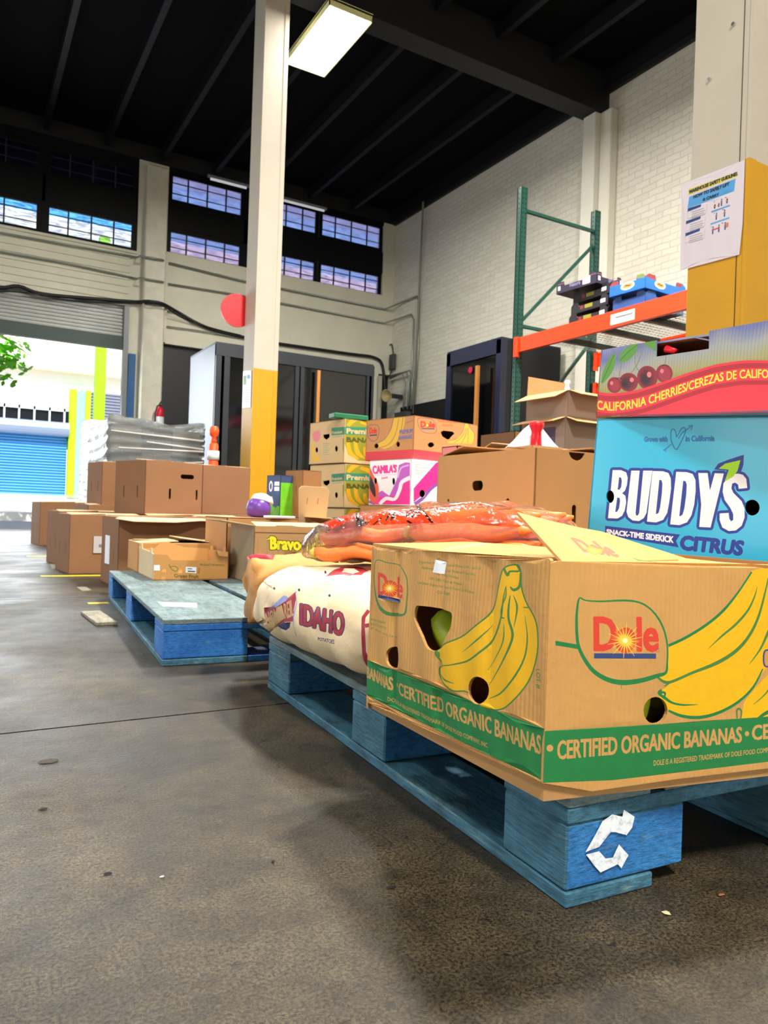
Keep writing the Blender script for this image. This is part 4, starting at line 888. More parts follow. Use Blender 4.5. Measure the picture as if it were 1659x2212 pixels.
def wtext(txt, x0, x1, off, h):               # lettering that follows the wave
    E_ = glyphs(txt, .0, 3).copy(); a0, a1 = E_[:, [0, 2]].min(), E_[:, [0, 2]].max(); b1 = E_[:, [1, 3]].max()
    X_ = [150, 195, 300, 400, 500, 600, 750, 900, 1050, 1200, 1350, 1450, 1659, 1900, 2300]; Y_ = [640, 655, 672, 665, 650, 625, 575, 520, 470, 425, 400, 388, 388, 410, 470]
    xs = np.linspace(150, 2300, 200); ys = np.convolve(np.pad(np.interp(xs, X_, Y_), 8, mode='edge'), np.ones(17)/17, 'valid')
    def f(x, y): X = x0+(x-a0)/(a1-a0)*(x1-x0); return (X, float(np.interp(X, xs, ys))+off-y/b1*h)
    gs = np.array([(*f(e[0], e[1]), *f(e[2], e[3])) for e in E_]); out = [gs]
    for e in gs:
        a, b = e[:2], e[2:]; d = b-a; l_ = np.linalg.norm(d)
        if l_ < 1e-6: continue
        d = d/l_; nn = np.array([-d[1], d[0]])*2.2; out.append(loop_edges([a+nn, b+nn, b-nn, a-nn]))
    return (YTX, out)
sc.append(conv(wtext('CALIFORNIA CHERRIES/CEREZAS DE CALIFORNIA', 197, 1830, 150, 72), zc))
sc.append(conv(s_poly('HOLE', [(703, 160), (1155, 80), (1150, 290), (695, 358)]), zc))
tp = [zc(*q) for q in ((1655, 48), (1155, 137), (1040, 158), (700, 218), (590, 238), (430, 262), (232, 303))]; sl_ = (tp[0][1]-tp[1][1])/(tp[0][0]-tp[1][0])
CR.left(sc, base=CR.base, outline=[(0, 0), (CR.d, 0), (CR.d, tp[0][1]+sl_*(CR.d-tp[0][0]))]+tp[:-1]+[(0, tp[-1][1])]); CR.front(); CR.rest()
CR.flap('back', .245, 1); CR.flap('front', .245, 1)  # unseen flaps shut and lengthened to keep the carton's inside dark
# cherries in a clear bag show through the hand hole
hm = CR.M @ Vector((.03, CR.d-zc(930, 260)[0], zc(930, 260)[1]))
g = G()
rnd = random.Random(4)
for i in range(8):
    c = CR.M @ Vector((.05+.03*rnd.random(), CR.d-zc(760+60*i, 0)[0], .045+.02*rnd.random()))
    o = G().blob((0, 0, 0), .013, 2).build('cherry', mat('cherry_skin', 'C01020', .15), None, True); o.location = c
    tag(o, 'dark red cherry lying inside the cherry carton behind its hand hole', 'cherry', 'cherries inside the cherry carton')
q = CR.M @ Vector((.012, CR.d-zc(795, 300)[0], zc(795, 300)[1]))
o = G().cyl((-.0, -.012, -.004), (0, .012, .006), .006, .008).build('red_bag_tie', mat('red_plastic', 'E01828', .3), None, True); o.location = q; tag(o, 'small red tie in the hand hole of the cherry carton', 'bag tie')
# ================================================================== sacks and the carrot bag
def lumps(P_, amp, sig, seed, n):
    r = np.random.RandomState(seed); mn, mx = P_.min(0), P_.max(0); C_ = mn+(mx-mn)*r.rand(n, 3); A_ = amp*(.5+r.rand(n)); h = np.zeros(len(P_))
    for c, a in zip(C_, A_): h = np.maximum(h, a*np.exp(-((P_-c)**2).sum(1)/sig**2))
    return h
class Tube:
    """closed soft body: s along the axis, t around it (0 bottom, .25 left, .5 top, .75 right)"""
    def __init__(s, p0, p1, hw, h, z0, pw=2.6, pinch=.5, amp=.012, sig=.035, seed=1, n=160, endh=.35, wr=.004, sag=None, flat=.75):
        s.a, s.b = np.array(p0, float), np.array(p1, float); s.hw, s.h, s.z0 = hw, h, z0; s.pw, s.pinch, s.endh = pw, pinch, endh; s.sag = sag; s.flat = flat
        s.d = (s.b-s.a); s.L = np.linalg.norm(s.d); s.d /= s.L; s.nx = np.array([s.d[1], -s.d[0], 0.]); s.amp, s.sig, s.seed, s.n, s.wr = amp, sig, seed, n, wr
        r = np.random.RandomState(seed); S_, T_ = np.meshgrid(np.linspace(0, 1, 30), np.linspace(0, 1, 30)); P_ = s.base(S_.ravel(), T_.ravel()); s.C = P_[r.choice(len(P_), n)]; s.A = amp*(.3+r.rand(n)); s.ph = r.rand(6)*6
    def base(s, S_, T_):
        e = 1-np.abs(2*S_-1)**s.pw; e = np.clip(e, 0, 1); wdt = s.hw*(s.pinch+(1-s.pinch)*e**.5); hh = s.h*(s.endh+(1-s.endh)*e**.6)
        a = 2*np.pi*T_; sn, cs = np.sin(a), np.cos(a); x = -wdt*np.sign(sn)*np.abs(sn)**s.flat; z = hh*((1-np.sign(cs)*np.abs(cs)**s.flat)/2)
        z = z+(s.h-hh)*.3
        P_ = s.a+np.outer(S_*s.L, s.d)+x[:, None]*(-s.nx)*-1+np.outer(z, [0, 0, 1.])
        P_[:, 2] += s.z0
        if s.sag: P_[:, 2] += s.sag(S_, T_)
        return P_
    def pos(s, S_, T_):
        P_ = s.base(S_, T_); e = 1e-3; A_ = s.base(S_+e, T_)-s.base(S_-e, T_); B_ = s.base(S_, T_+e)-s.base(S_, T_-e); N = np.cross(B_, A_); N /= (np.linalg.norm(N, axis=1)[:, None]+1e-12)
        N *= np.sign((N*(P_-(s.a+np.outer(S_*s.L, s.d)+[0, 0, s.z0+s.h/2]))).sum(1))[:, None]
        h = np.zeros(len(P_))
        for c, a in zip(s.C, s.A): h = np.maximum(h, a*np.exp(-((P_-c)**2).sum(1)/s.sig**2))
        h += s.wr*np.sin(40*S_+5*np.sin(14*T_+s.ph[0])+s.ph[1])*np.abs(2*S_-1)**2+s.wr*.6*np.sin(23*T_+9*S_+s.ph[2])*np.sin(17*S_+s.ph[3])
        return P_+N*h[:, None]
    def inv(s, n=150, t0=.02, t1=.75):
        S_, T_ = np.meshgrid(np.linspace(0, 1, n), np.linspace(t0, t1, n)); S_, T_ = S_.ravel(), T_.ravel(); P_ = s.pos(S_, T_); w_ = P_-EYE; d = w_@FW; X_ = 829.5+F*(w_@IR)/d; Y_ = 1106-F*(w_@IU)/d
        e = .004; Nn = np.cross(s.pos(S_+e, T_)-P_, s.pos(S_, T_+e)-P_); cen = s.a+np.outer(S_*s.L, s.d)+[0, 0, s.z0+s.h/2]; Nn *= np.sign((Nn*(P_-cen)).sum(1))[:, None]
        vis = (Nn*w_).sum(1) < 0
        def f(px, py):
            dd = (X_-px)**2+(Y_-py)**2+np.where(vis, 0, 1e6); i = int(np.argmin(dd)); j = [i, min(i+1, len(X_)-1), min(i+n, len(X_)-1)]
            M_ = np.array([[X_[j[1]]-X_[i], X_[j[2]]-X_[i]], [Y_[j[1]]-Y_[i], Y_[j[2]]-Y_[i]]])
            try: k = np.clip(np.linalg.solve(M_, [px-X_[i], py-Y_[i]]), -1, 1)
            except Exception: k = (0, 0)
            return (S_[i]+k[0]*(S_[j[1]]-S_[i]), T_[i]+k[1]*(T_[j[2]]-T_[i]))
        return f
    def build(s, name, base, shapes=(), grid=(70, 60), parent=None):
        P2, Fc, mi, mats = tess(rect(1, 1), shapes, grid, base); P_ = s.pos(P2[:, 0], P2[:, 1]); o0 = P_.mean(0); o0[2] = s.z0
        caps = []
        o = mesh(name, P_-o0*(0 if parent else 1), [tuple(f) for f in Fc], mats, parent, mi, True)
        if not parent: o.location = o0
        bm = bmesh.new(); bm.from_mesh(o.data); bmesh.ops.remove_doubles(bm, verts=bm.verts, dist=.0006)
        ed = [e for e in bm.edges if e.is_boundary]
        if ed: bmesh.ops.holes_fill(bm, edges=ed, sides=0)
        bmesh.ops.recalc_face_normals(bm, faces=bm.faces); bm.to_mesh(o.data); bm.free(); o.data.shade_smooth(); return o
SACK = mat('cream_paper_sack', 'E6CDA6', .65, .04, 4, bump=.5, bscale=14); KRSK = mat('kraft_paper_sack', 'C98F4F', .7, .1, 5, bump=.6, bscale=12); MAR = mat('maroon_print', 'A02434', .5); SNV = mat('sack_navy_print', '2B3660', .6); SBL = mat('sack_pale_blue_print', '8F9AD0', .6); BLK = mat('black_print', '1A1512', .6)
T1 = Tube((.862, 1.150, 0), (.862, 1.95, 0), .198, .205, .1415, amp=.009, sig=.055, seed=3, n=110, pinch=.5, endh=.5, wr=.0035)
f1 = T1.inv()
zk = lambda x, y: f1(540+x/5.925, 1200+y/5.925)
def wob(gs, f): return conv(gs, f)
def circ(m, px, py, rx, ry): return s_poly(m, [(px+rx*math.cos(a), py+ry*math.sin(a)) for a in np.linspace(0, 2*math.pi, 10)[:-1]])
ks = []
ks.append(conv(s_text(SNV, 'IDAHO', ((650, 880), (1190, 1030), (650, 622), (1205, 740)), grow=20), zk)); ks.append(conv(s_text(MAR, 'IDAHO', ((650, 880), (1190, 1030), (650, 622), (1205, 740)), grow=9), zk))
ks.append(conv(s_text(SNV, 'POTATOES', ((870, 1085), (1080, 1135), (870, 1045), (1080, 1080)), grow=2), zk))
ks.append(conv(s_poly(SBL, [(265, 665), (330, 600), (430, 510), (470, 520), (500, 560), (340, 660)]), zk))
ks.append(conv(s_poly(MAR, [(180, 660), (330, 665), (460, 580), (595, 455), (590, 560), (560, 700), (565, 835), (450, 850), (310, 930), (215, 860)]), zk))
ks.append(conv(s_text(mat('tan_lettering', 'CDA878', .6), 'NONPAREIL', ((225, 890), (560, 770), (195, 740), (545, 560)), grow=3), zk))
ks.append(conv(s_poly(SNV, [(350, 900), (430, 860), (520, 850), (510, 920), (460, 960), (400, 935)]), zk))
ks.append(conv(s_stroke(SBL, [(590, 400), (600, 600), (590, 1030)], 10, False), zk))
ks.append(conv(s_poly(MAR, [(960, 270), (1180, 150), (1300, 140), (1520, 190), (1430, 250), (1300, 250), (1290, 270), (1200, 245)]), zk)); ks.append(conv(s_poly(SACK, [(1160, 210), (1230, 165), (1330, 165), (1400, 210), (1320, 235)]), zk)); ks.append(conv(s_poly(SBL, [(1190, 262), (1370, 262), (1290, 320)]), zk))
for c in ((310, 422), (965, 214), (628, 440), (1018, 512)): ks.append(conv(circ(BLK, *c, 16, 20), zk))
ks.append(conv(s_stroke(MAR, [(1520, 700), (1455, 790), (1450, 1000), (1460, 1230), (1520, 1400)], [50, 50, 50, 50, 60], False), zk)); ks.append(conv(s_stroke(MAR, [(1470, 900), (1530, 890)], 50, False), zk))
o = T1.build('potato_sack', SACK, ks, (90, 80)); tag(o, 'cream paper sack of Idaho potatoes with dark red lettering, lying on the near pallet', 'sack')
T2 = Tube((1.285, 1.20, 0), (1.285, 1.90, 0), .19, .205, .1415, amp=.012, sig=.04, seed=5, pinch=.5, endh=.5); o = T2.build('potato_sack', SACK, (), (40, 40)); tag(o, 'plain cream paper sack lying under the right side of the carrot bag', 'sack')
T3 = Tube((.77, 2.12, 0), (1.35, 2.02, 0), .10, .205, .1415, amp=.006, sig=.06, seed=8, pinch=.75, endh=.9, wr=.007, n=40)
f3 = T3.inv(80, .02, .98)
o = T3.build('paper_sack', KRSK, [s_poly(MAR, [(-.1, .02), (.16, .02), (.14, .42), (.1, .55), (-.1, .42)])], (50, 44)); tag(o, 'crumpled brown kraft paper sack end behind the cream potato sack', 'sack')
# carrots in a clear printed bag across the sacks
cA, cB = np.array([.895, 1.86, 0]), np.array([1.15, 1.215, 0])
def bagsag(S_, T_): return .035*S_-.03*(1-S_)**3
TB = Tube(cA, cB, .18, .135, .36, pw=3.2, pinch=.45, amp=.006, sig=.03, seed=11, n=100, endh=.35, wr=.0025, sag=bagsag, flat=.85)
FILM = bpy.data.materials.new('clear_film'); FILM.use_nodes = True; n = FILM.node_tree.nodes; L = FILM.node_tree.links; n.clear()
def film(m, tint, op, colr=(1, 1, 1)):
    n = m.node_tree.nodes; L = m.node_tree.links; o = n.new('ShaderNodeOutputMaterial'); tr = n.new('ShaderNodeBsdfTransparent'); tr.inputs[0].default_value = (*tint, 1)
    gl = n.new('ShaderNodeBsdfGlossy'); gl.inputs[1].default_value = .07; df = n.new('ShaderNodeBsdfPrincipled'); df.inputs['Base Color'].default_value = (*colr, 1); df.inputs['Roughness'].default_value = .2
    tc = n.new('ShaderNodeTexCoord'); mp_ = n.new('ShaderNodeMapping'); mp_.inputs['Scale'].default_value = (1.6, .35, .8); mp_.inputs['Rotation'].default_value = (0, 0, .4)
    nz = n.new('ShaderNodeTexNoise'); nz.inputs['Scale'].default_value = 34; nz.inputs['Detail'].default_value = 3; nz.inputs['Distortion'].default_value = 1.5; L.new(tc.outputs['Object'], mp_.inputs[0]); L.new(mp_.outputs[0], nz.inputs['Vector'])
    b = n.new('ShaderNodeBump'); b.inputs['Strength'].default_value = .7; b.inputs['Distance'].default_value = .010; L.new(nz.outputs['Fac'], b.inputs['Height']); L.new(b.outputs[0], gl.inputs['Normal']); L.new(b.outputs[0], df.inputs['Normal'])
    fr = n.new('ShaderNodeFresnel'); fr.inputs[0].default_value = 1.33; L.new(b.outputs[0], fr.inputs[1])
    a = n.new('ShaderNodeMixShader'); a.inputs[0].default_value = op; L.new(tr.outputs[0], a.inputs[1]); L.new(df.outputs[0], a.inputs[2])
    c = n.new('ShaderNodeMixShader'); L.new(fr.outputs[0], c.inputs[0]); L.new(a.outputs[0], c.inputs[1]); L.new(gl.outputs[0], c.inputs[2]); L.new(c.outputs[0], o.inputs[0]); return m
film(FILM, (.99, .98, .97), .07)
def fm(name, tint, op, col_): m = bpy.data.materials.new(name); m.use_nodes = True; m.node_tree.nodes.clear(); return film(m, tint, op, lin(col_))
FRED = fm('red_printed_film', (.9, .25, .1), .72, 'EE3A14'); FBLK = fm('black_printed_film', (.1, .05, .04), .9, '2A0A06'); FMES = fm('orange_net_printed_film', (.95, .6, .45), .25, 'F07850')
fb_ = TB.inv(150, .1, .72)
zz = lambda x, y: fb_(640+x/5.184, 1080+y/5.184)
bs = [conv(s_poly(FMES, [(1400, 95), (1700, 50), (2100, 45), (2400, 80), (2700, 240), (2600, 330), (2000, 260), (1650, 300), (1560, 300), (1480, 200)]), zz)]
bs.append(conv(s_poly(FRED, [(100, 565), (240, 440), (400, 330), (560, 245), (860, 175), (1150, 110), (1350, 90), (1420, 130), (1480, 200), (1560, 300), (1400, 320), (1290, 350), (1200, 320), (1050, 305), (930, 330), (860, 385), (700, 405), (560, 375), (400, 400), (250, 520)]), zz))
bs.append(conv(s_stroke(FBLK, [(1350, 92), (1420, 130), (1480, 205), (1565, 302)], [14, 26, 26, 26]), zz))
bs.append(conv(s_stroke(FBLK, [(95, 570), (240, 540), (400, 400), (560, 378), (700, 408), (860, 388), (930, 335), (1050, 310), (1200, 325), (1290, 352)], [4, 5, 7, 12, 18, 20, 22, 22, 22, 18]), zz))
for pts in ([(720, 360), (760, 260), (830, 230), (790, 350)], [(1000, 230), (1050, 150)], [(1060, 230), (1110, 140)], [(1110, 200), (1060, 190)], [(1230, 190), (1290, 110)], [(1290, 200), (1330, 120)], [(1240, 230), (1290, 270)], [(440, 400), (560, 290)], [(260, 470), (330, 420)], [(880, 330), (950, 200)], [(1340, 130), (1380, 170)], [(320, 480), (380, 440)]):
    bs.append(conv(s_stroke(FBLK, pts, 22, False), zz))
bs.append(conv(circ(FBLK, 645, 330, 16, 18), zz))
o = TB.build('carrot_bag', FILM, bs, (100, 80)); tag(o, 'clear plastic bag of big carrots with red and black print, lying across the sacks', 'bag')
CARR = mat('carrot_skin', 'FF8A3C', .4, .12, 30, stretch=(1, 1, 1), bump=.25, bscale=70); CRWN = mat('carrot_crown', 'CDB84E', .6, .3, 40)
rnd = random.Random(12); protoC = None
axis = cB-cA; axis /= np.linalg.norm(axis); side = np.array([axis[1], -axis[0], 0]); angc = math.atan2(axis[1], axis[0])
def make_carrot():
    t = thing('carrot', 'large orange carrot packed in the clear printed bag', 'carrot', (0, 0, 0), 0, 'carrots in the clear bag')
    g = G(); n = 12; pts = [(i/(n-1)*.31, .004*math.sin(i), .003*math.cos(i*1.3)) for i in range(n)]; rs = [.012]+[.0215*(1-.35*(i/(n-1)))*(1+.04*math.sin(i*2.7)) for i in range(1, n-2)]+[.010, .004]
    g.tube(pts, rs, 12); g.build('root', CARR, t, True); G().lathe([(.012, .004), (.015, -.004), (.011, -.012), (.005, -.018)], n=8, M=Matrix.Rotation(math.radians(90), 4, 'Y')).build('crown', CRWN, t, True); return t
protoC = make_carrot(); first = True
for lay, (zc_, nn, wd) in enumerate(((.388, 8, .155), (.426, 7, .13), (.455, 5, .095))):
    for half in (0, 1):
        for k in range(nn):
            c = protoC if first else copy_tree(protoC); first = False
            off = (-wd+2*wd*k/(nn-1))*(.8 if half == 0 and lay else 1); st = ((.085, .06, .09)[lay]+rnd.uniform(-.01, .02)) if half == 0 else (.405-.02*lay+rnd.uniform(-.01, .01))
            p = cA+axis*st+side*off; c.location = (p[0], p[1], zc_+.032*(st/.8)-(.014 if half == 0 else 0)); c.rotation_euler = (rnd.uniform(0, 6), rnd.uniform(-.05, .01)-.03, angc+rnd.uniform(-.05, .05))
            if half == 1: c.scale = (1, 1.12, 1.12)

# ================================================================== cartons further back
def cart(name, label, px, py, D, rz, size, z0, tilt=(0, 0), group=None, base=None, cat='carton', holesL=(), holesF=(), top='closed', fl=None):
    q = atD(px, py, D); c = Carton(name, label, cat, (q[0], q[1], z0), rz, size, tilt, group, base)
    if holesL is not None: c.left(holesL)
    if holesF is not None: c.front(holesF)
    c.rest()
    if top == 'closed': c.top()
    return c
def slots(w_, h_, xs, wd=.014, ht=.075, vc=.42): return [pill((x*w_, vc*h_), wd, ht) for x in xs]
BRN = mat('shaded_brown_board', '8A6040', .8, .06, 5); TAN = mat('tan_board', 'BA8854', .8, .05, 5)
# big brown carton with an oval hand hole, behind the carrot bag
BB = Carton('brown_carton', 'large plain brown carton with an oval hand hole showing green cucumbers, behind the carrot bag', 'carton', (0, 0, 0), 0, (.40, .53, .295), base=TAN)
q = atD(1158, 967, 2.2); BB.t.location = (q[0], q[1], q[2]-.295); BB.t.rotation_euler = (0, 0, math.radians(-1)); BB.M = MW(BB.t); BB.Mi = BB.M.inverted()
fl_ = BB.px_left
holes = [pill(fl_(1031, 1049), .062, .034), pill(fl_(968, 1088), .014, .034), pill(fl_(1096, 1090), .020, .04)]
BB.left(holes, base=TAN); fr_ = BB.px_front
BB.front([pill(fr_(1240, 1112), .019, .062), s_ell('HOLE', (fr_(1246, 985)[0], .297), .034, .03, 18)], base=TAN); BB.rest(base=TAN)
BB.flap('left', .13, 3, base=TAN, outline=[(.02, 0), (.16, .0), (.20, .03), (.33, .04), (.37, 0), (.5, 0), (.49, .14), (.2, .15), (.05, .13)]); BB.flap('right', .17, 6, base=TAN); BB.flap('front', .15, 5, base=TAN); BB.flap('back', .15, 12, base=TAN)
c0 = BB.M @ Vector((.05, BB.d-fl_(1031, 1049)[0], fl_(1031, 1049)[1]))
for k in range(4):
    o = G().tube([(0, -.10, 0), (0, -.085, 0), (0, 0, .004), (0, .085, 0), (0, .10, 0)], [.006, .018, .021, .018, .006], 12).build('cucumber', mat('cucumber_skin', '2F5A1E', .3, .3, 30), None, True)
    o.location = c0+Vector((.0+.01*(k % 2), .03*(-1)**k, -.03+.03*k)); o.rotation_euler = (.1*k, 0, .15*k-.2); tag(o, 'dark green cucumber inside the large brown carton with the oval hand hole', 'cucumber', 'cucumbers inside the large brown carton')
sp = Carton('brown_carton', 'brown carton standing below the large plain carton, behind the near sacks', 'carton', (1.50, 1.70, .0), -1, (.38, .5, .397), base=TAN)
sp.t.location = (BB.t.location.x+.22, BB.t.location.y+.215, 0); sp.left(); sp.front(); sp.rest(); sp.top()
lw = Carton('brown_carton', 'brown carton on the near pallet hidden behind the cream sacks', 'carton', (1.5, 1.4, .142), -1, (.18, .47, .255), base=TAN); lw.left(); lw.front(); lw.rest(); lw.top()
# printed produce cartons
z9 = lambda x, y: (660+x/4.366, 890+y/4.366)
REDB = mat('carton_red_print', 'D63C48', .6); YB2 = mat('faded_yellow_print', 'E3B23A', .6); OL2 = mat('outline_violet_print', '7A5E6A', .6)
DRc = cart('banana_carton', 'brown banana carton with a red base band, on top of the pink papaya carton', 895, 897, 4.0, 11.4, (.515, .40, .236), .779, base=mat('orange_brown_board', 'C58A55', .7, .05, 5), holesL=None, holesF=None)
fL = lambda x, y: DRc.px_left(*z9(x, y)); fF = lambda x, y: DRc.px_front(*z9(x, y)); B_ = DRc.base
s1 = [s_poly(REDB, [(-.01, 0), (.5, 0), (.5, .052), (-.01, .052)]), conv(s_poly(YB2, [(660, 300), (740, 260), (800, 170), (830, 60), (940, 45), (930, 130), (880, 260), (830, 330), (760, 350), (680, 335)]), fL),
      conv(s_stroke(OL2, [(660, 300), (740, 260), (800, 170), (830, 60)], 6), fL), conv(s_stroke(OL2, [(690, 340), (790, 300), (850, 200), (880, 60)], 5), fL), conv(s_stroke(OL2, [(760, 350), (850, 300), (900, 180), (920, 50)], 5), fL), conv(s_stroke(OL2, [(590, 140), (590, 230), (630, 275), (680, 250), (690, 140), (640, 120)], 6, closed=True), fL),
      conv(s_text(RED, 'Dole', ((605, 205), (672, 200), (605, 150), (672, 145)), grow=3), fL), conv(s_poly(NAVY, [(605, 215), (675, 210), (675, 222), (605, 228)]), fL),
      conv(s_text(mat('violet_print', '6A6A9C', .6), 'PREMIUM', ((888, 210), (1010, 195), (888, 172), (1010, 158)), grow=2), fL), conv(s_text(mat('violet_print', '6A6A9C', .6), 'BANANAS', ((880, 262), (1005, 250), (880, 228), (1005, 212)), grow=2), fL),
      conv(s_stroke(OL2, [(945, 105), (1020, 75)], 6, False), fL), conv(s_ell('HOLE', (668, 320), 20, 22), fL), conv(s_ell('HOLE', (872, 305), 17, 25), fL)]
DRc.left(s1, base=B_)
s2 = [s_poly(REDB, [(-.01, 0), (.6, 0), (.6, .05), (-.01, .052)]), conv(s_stroke(OL2, [(1065, 60), (1060, 110), (1085, 165), (1130, 195), (1225, 195), (1228, 120), (1190, 70), (1130, 60)], 6, closed=True), fF),
      conv(s_text(RED, 'Dole', ((1088, 142), (1218, 148), (1088, 88), (1218, 95)), grow=4), fF), conv(s_ell(SUNY, (1148, 125), 12, 14), fF), conv(s_poly(NAVY, [(1090, 150), (1218, 155), (1218, 165), (1090, 160)]), fF),
      conv(s_text(mat('orange_text_print', 'D8683C', .6), 'PREMIUM BANANAS', ((1250, 92), (1430, 108), (1250, 70), (1430, 86)), grow=1.5), fF), conv(s_text(mat('orange_text_print', 'D8683C', .6), 'BANANAS', ((1290, 130), (1390, 136), (1290, 112), (1390, 118)), grow=1), fF),
      conv(s_poly(YB2, [(1345, 270), (1420, 255), (1480, 190), (1510, 90), (1535, 90), (1545, 140), (1590, 200), (1590, 260), (1570, 300), (1340, 292)]), fF)]
for a in ([(1345, 270), (1420, 255), (1480, 190), (1510, 90), (1535, 90), (1545, 140), (1590, 200), (1590, 270)], [(1400, 290), (1470, 240), (1515, 150)], [(1470, 295), (1505, 230), (1525, 150)], [(1530, 295), (1535, 150)]): s2.append(conv(s_stroke(OL2, a, 5), fF))
s2 += [conv(s_poly('HOLE', [(1275, 190), (1300, 175), (1390, 185), (1405, 205), (1360, 255), (1335, 258), (1290, 230)]), fF), conv(s_ell('HOLE', (1183, 310), 30, 24), fF)]
DRc.front(s2, base=B_)
PKW = mat('white_coated_board', 'F4F1F4', .4); MAG = mat('magenta_print', 'EE2E96', .4); VIO = mat('orchid_print', 'C25CC8', .4); PUR = mat('purple_print', '8A56B4', .4); PAP = mat('papaya_print', 'E85838', .4); SEED = mat('seed_print', '2C1C20', .5)
PC = cart('papaya_carton', "white and pink Camila's papaya carton below the banana carton with the red band", 889, 988, 3.95, 9, (.50, .36, .252), .525, base=PKW, holesL=None, holesF=None)
fL = lambda x, y: PC.px_left(*z9(x, y)); fF = lambda x, y: PC.px_front(*z9(x, y))
s1 = [conv(s_poly(VIO, [(640, 870), (690, 760), (720, 740), (790, 790), (860, 640), (880, 500), (940, 475), (985, 478), (980, 870)]), fL), conv(s_poly(MAG, [(640, 872), (700, 800), (780, 800), (850, 790), (900, 700), (985, 640), (985, 872)]), fL),
      conv(s_stroke(PKW, [(700, 868), (760, 815), (840, 822), (885, 740), (910, 660), (985, 620)], [30, 34, 30, 34, 34, 40]), fL), conv(s_stroke(mat('pale_lilac_print', 'DDB2EA', .4), [(870, 620), (900, 530), (975, 500)], 14), fL),
      conv(s_stroke(PUR, [(525, 740), (560, 820), (650, 868)], [10, 34, 16]), fL),
      conv(s_poly(PAP, [(560, 500), (590, 490), (640, 590), (685, 680), (690, 780), (665, 850), (625, 850), (585, 780), (560, 680), (552, 580)], True), fL), conv(s_poly(SEED, [(588, 600), (610, 600), (650, 690), (662, 780), (650, 800), (620, 750), (595, 680)], True), fL),
      conv(s_text(MAG, "CAMILA'S", ((640, 582), (855, 568), (632, 508), (860, 498)), grow=5), fL), conv(s_stroke(mat('pale_lilac_print', 'DDB2EA', .4), [(650, 598), (860, 588)], 5, False), fL), conv(s_text(MAG, 'Sweet', ((715, 635), (775, 625), (715, 612), (775, 600)), grow=.8), fL),
      conv(s_ell('HOLE', (658, 650), 15, 30), fL), conv(s_ell('HOLE', (830, 655), 14, 34), fL)]
PC.left(s1, base=PKW)
s2 = [conv(s_poly(MAG, [(1020, 720), (1080, 650), (1160, 560), (1230, 480), (1400, 400), (1400, 700), (1230, 690), (1120, 770), (1020, 850)]), fF), conv(s_stroke(PUR, [(1030, 870), (1110, 810), (1190, 720), (1300, 650)], [40, 30, 26, 20]), fF), conv(s_ell('HOLE', (1102, 770), 28, 36), fF)]
for i, (a, b) in enumerate(((1030, 1105), (1030, 1060), (1030, 1180), (1030, 1070), (1030, 1185), (1030, 1130), (1030, 1110))): s2.append(conv(s_stroke(mat('grey_text_print', '8A8A94', .5), [(a, 495+i*14), (b, 500+i*15)], 4, False), fF))
PC.front(s2, base=PKW)
U1 = cart('brown_carton', 'tall plain brown carton under the papaya carton', 887, 1090, 3.92, 8, (.56, .45, .523), 0, base=TAN, holesL=[conv(s_poly(mat('grey_text_print', '8A8A94', .5), [(640, 920), (860, 905), (860, 945), (640, 955)]), lambda x, y: (0, 0))][:0], holesF=())
G1 = mat('bottle_green_print', '2F8060', .6); OLB = mat('olive_banana_print', '8A8A22', .6); GOLD = mat('gold_banana_print', 'D8A018', .6); PKP = mat('salmon_print', 'E0868A', .7); GRP = mat('grey_green_text_print', '98A080', .7)
